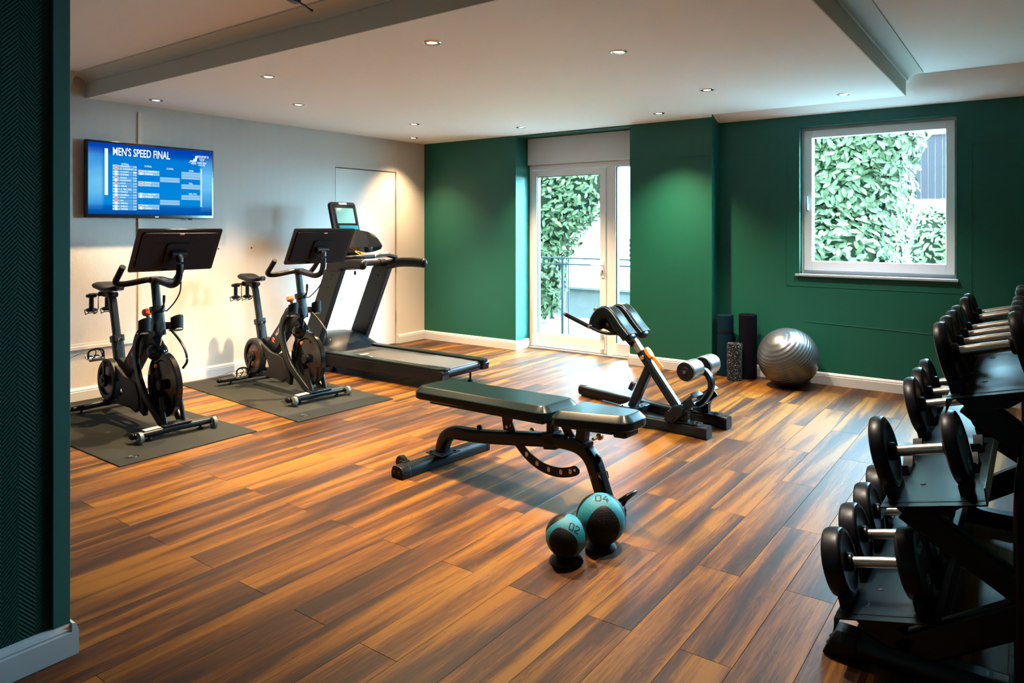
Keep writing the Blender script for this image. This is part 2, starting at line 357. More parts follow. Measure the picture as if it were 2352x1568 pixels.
# left white wall
b = B(); b.span((XL - .15, YN, 0), (XL, 4.985, ZH + .1)); b.span((XL - .15, 4.985, 2.0), (XL, 5.88, ZH + .1)); b.span((XL - .15, 5.88, 0), (XL, 6.74, ZH + .1))
wl = struct('wall_left', b, 'white_paper')
b = B(); b.span((XL - .01, 2.912, .45), (XL + .016, 2.948, 2.31), bev=.003); o = obj('cable_duct', b, 'cream', wl)
b = B(); b.span((XL, YN, .398), (XL + .014, 2.93, .425), bev=.003); b.span((XL, YN, .425), (XL + .005, 2.93, .445)); obj('dado_rail', b, 'white_wall', wl)
b = B(); b.span((XL, 5.89, 2.02), (XL + .004, 5.896, Z0)); obj('wall_joint', b, 'shutter', wl)
for y, z in ((4.05, 1.16), (4.36, 1.16), (4.70, 1.16)):
    b = B(); b.disc((XL + .004, y - .72, z), (1, 0, 0), .006, .008, 10, .001); obj('screw', b, 'satin', wl)
# flush cupboard door
b = B(); b.span((XL - .05, 4.992, .005), (XL - .002, 5.868, 1.99), bev=.002); d2 = struct('door_2', b, 'white_wall')
for z in (1.72, .33, .9):
    b = B(); b.tube([(XL + .006, 5.874, z - .045), (XL + .006, 5.874, z + .045)], .006, 8); obj('hinge', b, 'alu', d2)
b = B(); b.span((XL, 5.884, 0), (XL + .012, 5.905, 2.0), bev=.003); b.span((XL, 5.884, 1.995), (XL + .006, 5.905, 2.02)); obj('door_stop', b, 'white_wall', d2)
b = B(); b.span((XL - .16, 4.98, -.02), (XL - .10, 5.89, 2.05)); struct('trim_1', b, 'gasket')

# back wall
b = B(); b.span((XL, YB, 0), (-4.62, 6.74, ZH + .1)); struct('wall_back', b, 'green')
b = B(); b.span((-4.62, YB, 2.357), (-3.224, 6.74, ZH + .1)); b.span((-4.62, YA + .12, 2.05), (-3.224, 6.74, 2.357)); struct('wall_lintel', b, 'green')
b = B(); b.span((-3.224, YB, 0), (-2.39, 6.74, ZH + .1)); colw = struct('wall_column', b, 'green')
def seam(pts, par, y, m='green'):
    b = B(); b.tube([(x, y, z) for x, z in pts], .0035, 6, up=(0, 1, 0)); return obj('wallpaper_seam', b, m, par)
seam([(-3.22, 2.02), (-2.39, 2.018)], colw, YB)
b = B(); b.span((-2.39, YW, 0), (-1.675, 6.712, ZH + .1)); b.span((-.482, YW, 0), (XR, 6.712, ZH + .1)); b.span((-1.675, YW, 0), (-.482, 6.712, .93)); b.span((-1.675, YW, 2.242), (-.482, 6.712, ZH + .1))
ww = struct('wall_window', b, 'green')
seam([(-2.39, 2.0), (-1.786, 1.995), (-1.78, .838), (-.389, .834), (-.389, 2.0), (.9, 2.01)], ww, YW)
seam([(-1.62, .53), (-.6, .497)], ww, YW)
b = B(); b.span((XR, YN, 0), (XR + .15, 6.74, ZH + .1)); struct('wall_right', b, 'green')
b = B(); b.span((XL - .15, YN - .15, 0), (XR + .15, YN, ZH + .1)); struct('wall_rear', b, 'white_wall')
# partition at the left edge of the view
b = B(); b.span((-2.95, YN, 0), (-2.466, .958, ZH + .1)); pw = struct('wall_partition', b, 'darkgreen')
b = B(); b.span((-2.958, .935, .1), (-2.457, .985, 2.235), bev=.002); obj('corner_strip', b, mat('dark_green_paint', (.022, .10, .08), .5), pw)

# ceilings
b = B(); b.span((XL - .15, YN - .15, ZH), (XR + .15, 6.74, ZH + .12)); struct('ceiling', b, 'ceiling')
b = B()
b.xy([(XL, 2.527), (-.805, 2.527), (-.805, 6.225), (-2.39, 6.225), (-2.39, YB), (XL, YB)], Z0, ZH)
soffit = struct('ceiling_panel', b, 'ceiling')
fz = 2.487
b = B(); b.span((XL, 2.519, Z0), (-.797, 2.527, fz + .01)); b.span((-.805, 2.52, Z0), (-.797, 6.225, fz + .01)); obj('fascia', b, 'fascia', soffit)
cp = [(0, fz), (.012, fz), (.014, fz + .006)] + [(.014 + .092 * (1 - math.cos(R(a))), fz + .006 + .036 * math.sin(R(a))) for a in range(10, 91, 10)] + [(.118, fz + .044), (.118, ZH), (0, ZH)]
b = B(); b.prism(cp, lambda p, k: Vector(((XL, -.797 + p[0])[k], 2.519 - p[0], p[1])))
b.prism(cp, lambda p, k: Vector((-.797 + p[0], (2.519 - p[0], 6.225)[k], p[1])))
obj('crown_moulding', b, 'fascia', soffit)
wp = [(YW, 2.335)] + [(YW - .25 * math.sin(R(a)) ** 1.3, 2.335 + .205 * (1 - math.cos(R(a)))) for a in range(10, 91, 10)] + [(YW, ZH)]
b = B(); b.yz(wp, -2.39, XR); struct('trim_2', b, 'ceiling')
lp = [(XL, 2.374), (XL + .02, 2.374), (XL + .022, 2.40)] + [(XL + .022 + .11 * (1 - math.cos(R(a))), 2.40 + .12 * math.sin(R(a))) for a in range(10, 91, 10)] + [(XL + .14, ZH), (XL, ZH)]
b = B(); b.xz(lp, YN, 2.40); struct('trim_3', b, 'fascia')

# baseboards
BP = [(0, 0), (.020, 0), (.020, .074), (.016, .078), (.016, .082), (.018, .084), (.014, .092), (.014, .0945), (.010, .100), (0, .103)]
def base(name, a, c, n, ext=0):
    a = Vector((*a, 0)); c = Vector((*c, 0)); n = Vector((*n, 0)); t = (c - a).normalized()
    b = B(); b.prism(BP, lambda p, k: (a, c + t * ext)[k] + n * p[0] + Vector((0, 0, p[1]))); return struct(name, b, 'trim')
base('baseboard_left', (XL, YN), (XL, 4.985), (1, 0)); base('baseboard_left', (XL, 5.905), (XL, YB), (1, 0))
base('baseboard_back', (XL, YB), (-4.62, YB), (0, -1), .02); base('baseboard_back', (-4.62, YB), (-4.62, YA), (1, 0))
base('baseboard_column', (-3.224, YB), (-2.39, YB), (0, -1), .02); base('baseboard_column', (-2.39, YB), (-2.39, YW), (1, 0)); base('baseboard_column', (-3.244, YB), (-3.244, YA), (1, 0))
base('baseboard_window', (-2.39, YW), (XR, YW), (0, -1))
bb = base('baseboard_partition', (-2.466, YN), (-2.466, .985), (1, 0), .0); base('baseboard_partition', (-2.95, .985), (-2.446, .985), (0, 1))

# ---------------------------------------------------------------- glass door
def frame_b(b, x0, x1, z0, z1, wL, wR, wT, wB, y0, y1, bev=.003):
    b.span((x0, y0, z0), (x0 + wL, y1, z1), bev); b.span((x1 - wR, y0, z0), (x1, y1, z1), bev)
    b.span((x0 + wL - .002, y0 + .0005, z1 - wT), (x1 - wR + .002, y1, z1), bev); b.span((x0 + wL - .002, y0 + .0005, z0), (x1 - wR + .002, y1, z0 + wB), bev)
b = B(); frame_b(b, -4.66, -3.20, 0, 2.052, .078, .06, .052, .02, 6.63, 6.71); b.span((-3.632, 6.63, 0), (-3.575, 6.71, 2.0), .003)
d1 = struct('door_1', b, 'upvc')
b = B(); frame_b(b, -4.584, -3.636, .022, 1.995, .073, .07, .072, .148, 6.615, 6.69, .004); leaf = obj('door_leaf', b, 'upvc', d1)
b = B(); b.span((-4.515, 6.65, .165), (-3.70, 6.662, 1.93)); obj('pane', b, 'glass', leaf)
b = B(); frame_b(b, -4.511, -3.704, .170, 1.923, .008, .004, .006, .003, 6.624, 6.66, 0); obj('gasket', b, 'gasket', leaf)
b = B(); b.span((-3.685, 6.606, .82), (-3.652, 6.616, 1.0), .006); b.disc((-3.668, 6.604, .90), (0, 1, 0), .012, .006, 16); b.tube(smooth([(-3.668, 6.61, .955), (-3.668, 6.57, .955), (-3.70, 6.562, .955), (-3.78, 6.562, .955)]), .009, 10)
obj('door_handle', b, 'upvc', leaf)
b = B(); b.disc((-3.668, 6.60, .895), (0, 1, 0), .009, .005, 12); b.span((-3.672, 6.597, .872), (-3.664, 6.601, .895)); obj('keyhole', b, 'gasket', leaf)
for z in (.20, .045):
    b = B(); b.tube([(-3.665, 6.603, z - .025), (-3.665, 6.603, z + .025)], .009, 10); b.span((-3.69, 6.607, z - .022), (-3.66, 6.614, z + .022)); obj('hinge', b, 'alu', leaf)
b = B(); b.tube([(-3.645, 6.607, .05), (-3.645, 6.607, .2)], .004, 8); obj('floor_bolt', b, 'chrome', leaf)
b = B(); frame_b(b, -3.575, -3.20, .02, 2.0, .055, .06, .012, .125, 6.62, 6.70, .004); side = obj('side_light', b, 'upvc', d1)
b = B(); b.span((-3.525, 6.655, .14), (-3.2, 6.665, 2.0)); obj('pane', b, 'glass', side)
b = B(); frame_b(b, -3.52, -3.19, .146, 1.987, .012, .004, .003, .003, 6.63, 6.66, 0); obj('gasket', b, 'gasket', side)
b = B(); b.span((-4.6, 6.56, 0), (-3.2, 6.63, .018), .004); obj('threshold', b, 'alu', d1)
b = B(); b.span((-4.612, 6.575, 2.055), (-3.2, 6.72, 2.352), .004); struct('trim_4', b, 'shutter')

# ---------------------------------------------------------------- window
b = B(); frame_b(b, -1.675, -.482, .945, 2.242, .045, .035, .052, .055, 6.645, 6.71, .003); w1 = struct('window_1', b, 'upvc')
b = B(); frame_b(b, -1.645, -.505, .975, 2.208, .068, .062, .066, .082, 6.62, 6.705, .005); sash = obj('sash', b, 'upvc', w1)
b = B(); b.span((-1.59, 6.692, 1.04), (-.55, 6.700, 2.16)); obj('pane', b, 'glass', w1)
b = B(); b.span((-1.627, 6.606, 1.50), (-1.60, 6.620, 1.565), .005); b.tube([(-1.613, 6.61, 1.52), (-1.613, 6.585, 1.52)], .009, 10); b.bar([(-1.613, 6.582, 1.508), (-1.613, 6.582, 1.625)], .018, .012, .005, up=(0, 1, 0)); obj('window_handle', b, 'trim', w1)
b = B(); b.span((-1.70, 6.525, .925), (-.475, 6.66, .945), .004); obj('window_sill', b, 'sill', w1)
b = B(); b.span((-1.676, YW + .001, .945), (-1.668, 6.65, 2.243)); b.span((-.49, YW + .001, .945), (-.481, 6.65, 2.243)); b.span((-1.676, YW + .001, 2.236), (-.481, 6.65, 2.243)); obj('reveal', b, 'green', w1)

# ================================================================ OUTSIDE
b = B(); b.span((-30, 6.76, -.3), (30, 40, -.04)); struct('ground', b, 'gravel')
b = B(); b.span((-6.1, 9.5, -.1), (-3.95, 9.7, .40)); b.span((-6.12, 9.46, .40), (-3.93, 9.74, .43))
tag(obj('garden_wall', b, 'concrete'), 'low pale concrete garden wall with a dark cap outside the glass door', 'wall')
b = B(); b.span((-12, 9.76, .3), (-4.0, 14.6, .37)); tag(obj('lawn', b, 'lawn', kind='stuff'), 'sunlit lawn behind the low concrete wall outside the door', 'lawn', kind='stuff')
t = thing('railing', 'grey metal railing outside the glass door, in front of the low wall', 'railing', (-4.2, 7.9, 0))
for z in (.955, .875): b = B(); b.bar([(-5.9, 7.9, z), (-2.6, 7.9, z)], .03, .02, .006); obj('rail', b, 'railing', t, world=True)
for x in (-5.85, -4.98, -2.9): b = B(); b.bar([(x, 7.9, -.04), (x, 7.9, .955)], .03, .03, .006); b.bar([(x + .09, 7.9, -.04), (x + .09, 7.9, .955)], .012, .012, .004); obj('post', b, 'railing', t, world=True)
# slatted timber screen beyond, seen through the side light
t = thing('slatted_bench', 'weathered slatted timber screen on the lawn, seen through the narrow side pane', 'fence', (-4.0, 13.0, .37))
for i in range(5): b = B(); b.span((-6.6, 12.98, .66 + i * .1), (-3.6, 13.02, .73 + i * .1), .005); obj('slat', b, 'slat', t, world=True)
for x in (-6.4, -3.8): b = B(); b.span((x, 13.02, .371), (x + .08, 13.1, 1.15)); obj('post', b, 'slat', t, world=True)
t = thing('house', 'overexposed white rendered house with dark windows far beyond the lawn', 'building', (-3, 19, 0))
b = B(); b.span((-14, 19, 0), (-5.6, 24, 7)); b.span((-14.3, 18.7, 7), (-5.3, 24.3, 7.25)); b.span((-14, 18.96, 0), (-5.6, 19, 1.0)); obj('wall', b, 'render', t, world=True)
for x in (-10.8, -8.3, -13): 
    for z in (1.3, 4.3):
        b = B(); frame_b(b, x, x + 1.0, z, z + 1.9, .06, .06, .06, .06, 18.93, 19.02); f = obj('window_frame', b, 'upvc', t, world=True)
        b = B(); b.span((x + .06, 18.96, z + .06), (x + .94, 18.99, z + 1.84)); obj('pane', b, 'darkglass', f, world=True)
t = thing('board_shed', 'pale grey boarded garden shed behind the hedge, through the big window', 'shed', (-1.8, 17.5, 0))
b = B(); b.span((-2.2, 17.05, 0), (-1.35, 19, 3.3)); b.span((-2.3, 16.95, 3.3), (-1.25, 19.1, 3.38)); obj('wall', b, 'render', t, world=True)
for i in range(6): b = B(); b.span((-2.16 + i * .13, 17, 1.95), (-2.04 + i * .13, 17.05, 3.28), .008); obj('board', b, 'fence', t, world=True)

def leaf_mesh(L, W, m):
    b = B(); pts = [(-.5, 0), (-.28, .42), (.05, .5), (.32, .34), (.5, 0), (.32, -.34), (.05, -.5), (-.28, -.42)]
    c = [b.bm.verts.new((x * L, y * W, abs(y) * W * .35 - .15 * L * x * x * 2)) for x, y in pts]; ax = [b.bm.verts.new((x * L, 0, -.15 * L * x * x * 2)) for x in (-.28, .05, .32)]
    f = b.bm.faces.new
    f((c[0], ax[0], c[1])); f((c[1], ax[0], ax[1], c[2])); f((c[2], ax[1], ax[2], c[3])); f((c[3], ax[2], c[4]))
    f((c[0], c[7], ax[0])); f((c[7], c[6], ax[1], ax[0])); f((c[6], c[5], ax[2], ax[1])); f((c[5], c[4], ax[2]))
    me = fin(b.bm, 'leaf', 80); me.materials.append(M[m]); return me
def hedge(name, label, blobs, L, n_obj, n_stuff, seed, view=(0, 0, 1.35)):
    rnd = random.Random(seed); c0 = Vector(blobs[0][0])
    root = thing(name, label, 'hedge', (c0.x, c0.y, 0)); ms = [leaf_mesh(L, L * .42, 'leaf'), leaf_mesh(L * .9, L * .4, 'leaf2'), leaf_mesh(L * 1.1, L * .45, 'leaf')]
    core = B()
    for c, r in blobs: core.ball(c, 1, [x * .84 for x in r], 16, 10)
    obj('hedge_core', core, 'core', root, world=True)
    st = B()
    for k in range(5): st.tube([(c0.x - .4 + k * .2, c0.y, 0), (c0.x - .5 + k * .25, c0.y + .1, c0.z)], .025, 6)
    obj('stem', st, 'bark', root, world=True)
    pts = []
    wts = [r[0] * r[2] for _, r in blobs]
    while len(pts) < n_obj + n_stuff:
        c, r = rnd.choices(blobs, wts)[0]; d = Vector((rnd.gauss(0, 1), rnd.gauss(0, 1), rnd.gauss(0, 1))).normalized()
        if d.y > .35: continue
        k = rnd.uniform(.84, 1.06); p = Vector(c) + Vector((d.x * r[0], d.y * r[1], d.z * r[2])) * k
        if p.z < .02: continue
        if any(((p.x - a[0]) / q[0]) ** 2 + ((p.y - a[1]) / q[1]) ** 2 + ((p.z - a[2]) / q[2]) ** 2 < .66 for a, q in blobs): continue
        nrm = (d + Vector((0, -.3, .5)) + Vector((rnd.gauss(0, .4), rnd.gauss(0, .4), rnd.gauss(0, .4)))).normalized()
        pts.append(((p - Vector(view)).length, p, nrm))
    pts.sort(key=lambda t: t[0]); vs, fs = [], []
    data = [([v.co.copy() for v in me.vertices], [tuple(p.vertices) for p in me.polygons]) for me in ms]
    for i, (_, p, nrm) in enumerate(pts):
        q = Vector((0, 0, 1)).rotation_difference(nrm).to_matrix().to_4x4() @ Matrix.Rotation(rnd.uniform(0, 2 * PI), 4, 'Z')
        s = rnd.uniform(.75, 1.2); mi = rnd.choices((0, 1, 2), (5, 3, 4))[0]
        mt = Matrix.Translation(p) @ q @ Matrix.Diagonal((s, s, s, 1))
        if i < n_obj:
            o = bpy.data.objects.new('leaf', ms[mi]); COL.objects.link(o); o.parent = root; o.matrix_local = wm(root).inverted() @ mt
        else:
            k0 = len(vs); vs += [tuple(mt @ v) for v in data[mi][0]]; fs += [tuple(k0 + a for a in f) for f in data[mi][1]]
    me = bpy.data.meshes.new('foliage'); me.from_pydata(vs, [], fs); me.transform(wm(root).inverted()); me.materials.append(M['leaf']); me.update()
    o = bpy.data.objects.new('foliage', me); COL.objects.link(o); o.parent = root; o['kind'] = 'stuff'
hedge('laurel_hedge', 'big pale green laurel hedge filling the left half of the big window', [((-2.45, 10.3, 1.9), (1.20, .8, 2.0)), ((-2.15, 10.0, .8), (.85, .7, 1.0)), ((-2.05, 10.2, 2.9), (1.0, .7, 1.2)), ((-3.0, 10.4, 3.6), (1.0, .7, 1.2))], .125, 295, 9500, 3)
hedge('clipped_shrub', 'small pale shrub at the lower right of the big window', [((-1.25, 13.2, 1.0), (.42, .4, .75)), ((-.95, 13.3, .8), (.4, .4, .7))], .10, 200, 1200, 5)
hedge('garden_shrub', 'dense green shrub behind the railing, seen through the glass door', [((-5.95, 8.8, 1.80), (.85, .5, 1.0)), ((-6.15, 8.7, .75), (.70, .5, .9)), ((-5.45, 8.85, 2.05), (.62, .45, .75)), ((-5.9, 8.9, 3.9), (1.4, .6, 1.6))], .10, 295, 7500, 9)  # highest blob, out of view, added to dim the door's reflection on the floor
# unseen upper storeys and roof, added to keep skylight off the garden foliage
b = B(); b.span((-12, 6.74, ZH + .12), (8, 6.9, 10)); b.span((-12, 6.74, -.1), (XL - .15, 6.9, ZH + .12)); b.span((XR + .15, 6.74, -.1), (8, 6.9, ZH + .12)); struct('sky_block_wall', b, 'render')
b = B(); b.span((-12, -2, 9.9), (8, 7.4, 10.1)); struct('sky_block_roof', b, 'render')

# ================================================================ CEILING LIGHTS
LP = [(-2.67, 2.89, 'second downlight of the front row, nearest the panel edge'), (-4.16, 2.89, 'downlight in the front row above the exercise bikes'), (-5.65, 2.89, 'downlight in front of the television, beside the white wall'), (-1.94, 3.68, 'brightest white downlight near the middle of the ceiling panel'),
      (-4.90, 3.69, 'downlight behind the front row, above the farther bike'), (-1.945, 5.08, 'downlight in front of the green column'), (-4.91, 5.06, 'downlight above the treadmill, in front of the corner one'), (-1.17, 5.87, 'downlight at the right end of the panel, nearest the window'),
      (-2.69, 5.87, 'downlight close to the green column front'), (-4.19, 5.86, 'downlight in front of the glass door roller box'), (-5.66, 5.82, 'downlight in the far corner where white wall meets green wall'), (-1.17, 2.89, 'downlight just above the top edge of the picture')]
for x, y, lab in LP:
    t = thing('ceiling_light', 'recessed ' + lab, 'light', (x, y, Z0), 0, 'recessed downlights in the ceiling panel')
    b = B(); b.lathe([(.028, .001), (.028, -.002), (.036, -.006), (.046, -.005), (.052, 0), (.046, .001)], seg=28); obj('trim_ring', b, 'ring', t)
    b = B(); b.lathe([(0, -.003), (.022, -.0028), (.028, -.001), (.028, .001), (0, .001)], seg=24); obj('lamp', b, 'lens', t)
    l = bpy.data.lights.new('downlight', 'SPOT'); cool = x > -2.5; l.energy = SPOT_POWER * (.40 if cool else 1) * (.6 if y > 5.5 else 1) * (.5 if x < -5.5 else 1); l.color = (1, .84, .68) if cool else SPOT_COL   # the lamps nearer the window are whiter
    l.spot_size = R(100); l.spot_blend = 1; l.shadow_soft_size = .03
    o = bpy.data.objects.new('downlight', l); COL.objects.link(o); o.parent = t; o.location = (0, 0, -.012)
# track lamp clipped at the top of the picture
t = thing('track_light', 'dark metal lamp arm fixed under the upper ceiling at the top edge', 'light', (-2.9, 2.05, 2.5))
b = B(); b.bar(smooth([(-2.74, 1.78, 2.515), (-2.80, 1.93, 2.47), (-2.875, 2.115, 2.45), (-2.895, 2.175, 2.45)]), .04, .016, .005); obj('arm', b, 'satin', t, world=True)
b = B(); b.disc((-2.73, 1.76, 2.53), (0, 0, 1), .06, .022, 20); obj('ceiling_rose', b, 'satin', t, world=True)
b = B(); b.tube(smooth([(-2.89, 2.16, 2.45), (-2.905, 2.22, 2.45), (-2.925, 2.26, 2.448), (-2.93, 2.28, 2.445)]), .005, 6); b.ball((-2.932, 2.286, 2.444), .006); b.ball((-2.920, 2.280, 2.440), .006); obj('wire', b, 'cable', t, world=True)

# ================================================================ TELEVISION
tv = thing('television', 'flat television on the white wall showing a blue speed final results table', 'television', (XL + .05, 3.015, 1.735))
yl, yr, zt, zb = 2.482, 3.55, 2.04, 1.43
b = B(); b.span((XL + .035, yl, zb), (XL + .075, yr, zt), .006); obj('bezel', b, 'gloss', tv, world=True)
b = B(); b.span((XL + .001, 2.85, 1.6), (XL + .036, 3.2, 1.9), .003); obj('wall_bracket', b, 'satin', tv, world=True)
b = B(); b.span((XL + .0752, yl + .018, zb + .028), (XL + .0762, yr - .016, zt - .018)); scr = obj('screen', b, 'tv', tv, world=True)
b = B(); b.span((XL + .04, yr - .22, zb - .012), (XL + .06, yr - .19, zb + .001), .003); obj('sensor', b, 'satin', tv, world=True)
sw, sh = (yr - yl - .034), (zt - zb - .046)
def spt(u, v): return (XL + .0768, yl + .018 + u * sw, zt - .018 - v * sh)      # u,v over the picture, v down
def tvt(s, u0, u1, v0, v1, m='tvwhite', bold=.012, name='caption'):
    c = spt((u0 + u1) / 2, (v0 + v1) / 2); return text(name, s, (u1 - u0) * sw, (v1 - v0) * sh, m, scr, basis(tuple(Vector(c) - Vector(tv.location)), (0, 1, 0), (0, 0, 1)), bold)
def tvr(rects, m, name):
    b = B()
    for u0, u1, v0, v1, *k in rects:
        a = spt(u0, v0); c = spt(u1, v1); dx = .0006 * (k[0] if k else 1) - .0008; b.span((a[0] - .0005 + dx, a[1], a[2]), (a[0] + dx, c[1], c[2]))
    return obj(name, b, m, scr, world=True)
tvt("MEN'S SPEED FINAL", .178, .628, .045, .165, bold=.018, name='headline')
tvr([(.118, .142, .075, .73), (.895, .905, .27, .865)], 'tvwhite', 'side_strip')
cells = []; cells2 = []; whites = []; reds = []
N1 = ['V. LEONARDO', 'E. D. CARDENAS', 'J. VOROBEV', 'R. HORNIAK', 'L. ZHANG', 'T. KUDRYAVTS', 'J. LONG', 'O. ASPAR', 'V. A. MALTSEV', 'S. TANAKA', 'B. KHAIBUL', 'J. WANG', 'P. WU', 'B. ARIFAN', 'P. ZHELEV', 'A. HARRIS']
T1 = ['5.26', '5.48', '-', '5.45', '5.38', '5.40', '4.79', '5.10', '5.04', '5.02', '5.06', '5.10', '5.35', '5.27', '5.06', '5.26']
for i in range(16):
    v = .295 + i * .0378 + (i // 2) * .0062
    cells2.append((.175, .36, v, v + .034)); tvt(N1[i], .218, .218 + .008 * len(N1[i]), v + .004, v + .030, bold=.02, name='entry'); tvt(T1[i], .333, .357, v + .005, v + .029, bold=.01, name='entry')
    whites.append((.190, .213, v, v + .034, 2)); 
    tvt('1', .178, .185, v + .006, v + .028, bold=0, name='entry')
    if i in (1, 4, 6, 11, 12, 0): reds.append((.192, .211, v + .004, v + .030, 3))
for i, (v, nm) in enumerate(((.365, ('E. D. CARDENAS', 'R. HORNIAK')), (.53, ('L. ZHANG', 'J. LONG')), (.70, ('V. A. MALTSEV', 'B. KHAIBUL')), (.868, ('P. WU', 'P. ZHELEV')))):
    for k in range(2):
        vv = v - .018 + k * .038; cells.append((.368, .54, vv, vv + .034)); whites.append((.380, .403, vv, vv + .034, 2)); tvt(nm[k], .409, .409 + .008 * len(nm[k]), vv + .004, vv + .030, bold=.02, name='entry')
        if i in (1,) or (i, k) in ((0, 0), (3, 0)): reds.append((.383, .400, vv + .004, vv + .030, 3))
for u, v, n in ((.545, .435, 2), (.545, .775, 2), (.725, .335, 3), (.725, .525, 2), (.725, .69, 2)):
    for k in range(n): cells.append((u, u + .165, v + k * .038, v + k * .038 + .034))
tvr(cells, 'tvcell', 'result_cells'); tvr(cells2, 'tvcell2', 'result_rows'); tvr(whites, 'tvwhite', 'flag_backings'); tvr(reds, 'tvred', 'flags')
for s, u, v in (('1/8 FINAL', .24, .265), ('1/4 FINAL', .42, .275), ('1/2 FINAL', .60, .29), ('PODIUM', .79, .30), ('FINAL', .79, .495), ('SMALL FINAL', .79, .655)): tvt(s, u, u + .0065 * len(s), v, v + .028, bold=.01)
tvt('EUROSPORT III', .865, .965, .065, .10, bold=.02, name='channel_name'); tvt('PARIS 2024', .865, .945, .165, .195, bold=.02, name='channel_name'); tvt('OLYMPIC GAMES', .870, .935, .205, .225, bold=.01, name='channel_name'); tvt('OLYMPICS', .79, .855, .17, .19, bold=.01, name='channel_name')
b = B()
for k, (du, dv) in enumerate(((0, 0), (.017, 0), (.034, 0), (.0085, .016), (.0255, .016))):
    c = spt(.888 + du, .12 + dv); r = .0065; b.tube([(c[0], c[1] + r * math.cos(a * PI / 8), c[2] + r * math.sin(a * PI / 8)) for a in range(17)], .0013, 6, up=(1, 0, 0))
obj('five_rings', b, 'tvwhite', scr, world=True)
b = B()
for u0, u1, v0, v1 in ((.845, .865, .075, .12), (.83, .86, .12, .15), (.80, .855, .15, .165), (.81, .855, .195, .205)): a = spt(u0, v0); c = spt(u1, v1); b.span((a[0] - .0003, a[1], a[2]), (a[0] + .0004, c[1], c[2]))
obj('broadcast_mark', b, 'tvwhite', scr, world=True)
b = B(); c = spt(.52, 1.03); b.span((c[0] - .001, c[1] - .014, c[2] - .003), (c[0], c[1] + .014, c[2] + .003)); obj('maker_plate', b, 'alu', tv, world=True)

# ================================================================ FLOOR MATS
def floor_mat(label, c):
    xs = [p[0] for p in c]; ys = [p[1] for p in c]; ctr = (sum(xs) / 4, sum(ys) / 4)
    t = thing('exercise_mat', label, 'mat', (*ctr, 0), 0, 'mats under the exercise bikes')
    b = B(); b.xy(c, .0005, .0065, .0015, 1); o = obj('mat_sheet', b, 'matmat', t, world=True)
    a, d = Vector((*c[1], 0)), (Vector((*c[2], 0)) - Vector((*c[1], 0))).normalized(); n = Vector((d.y, -d.x, 0)) * -1
    p = a + d * .13 + n * .11; b = B()
    b.tube([p + d * (.028 * math.cos(R(q))) + n * (.028 * math.sin(R(q))) + Vector((0, 0, .0066)) for q in range(-40, 281, 20)], .004, 6)
    b.tube([p + d * (.014 * math.cos(R(q))) + n * (.014 * math.sin(R(q))) + Vector((0, 0, .0066)) for q in range(0, 361, 30)], .0035, 6)
    b.tube([p + d * -.03 + n * -.02 + Vector((0, 0, .0066)), p + d * -.045 + n * .02 + Vector((0, 0, .0066))], .0035, 6)
    obj('embossed_logo', b, 'matlogo', t, world=True); return t
floor_mat('speckled black rubber mat under the nearer bike, beside the partition', [(-5.98, 1.925), (-4.154, 1.919), (-4.149, 2.793), (-5.97, 2.79)])
floor_mat('speckled black rubber mat under the bike next to the treadmill', [(-5.93, 3.235), (-4.113, 3.094), (-4.064, 3.953), (-5.87, 4.10)])

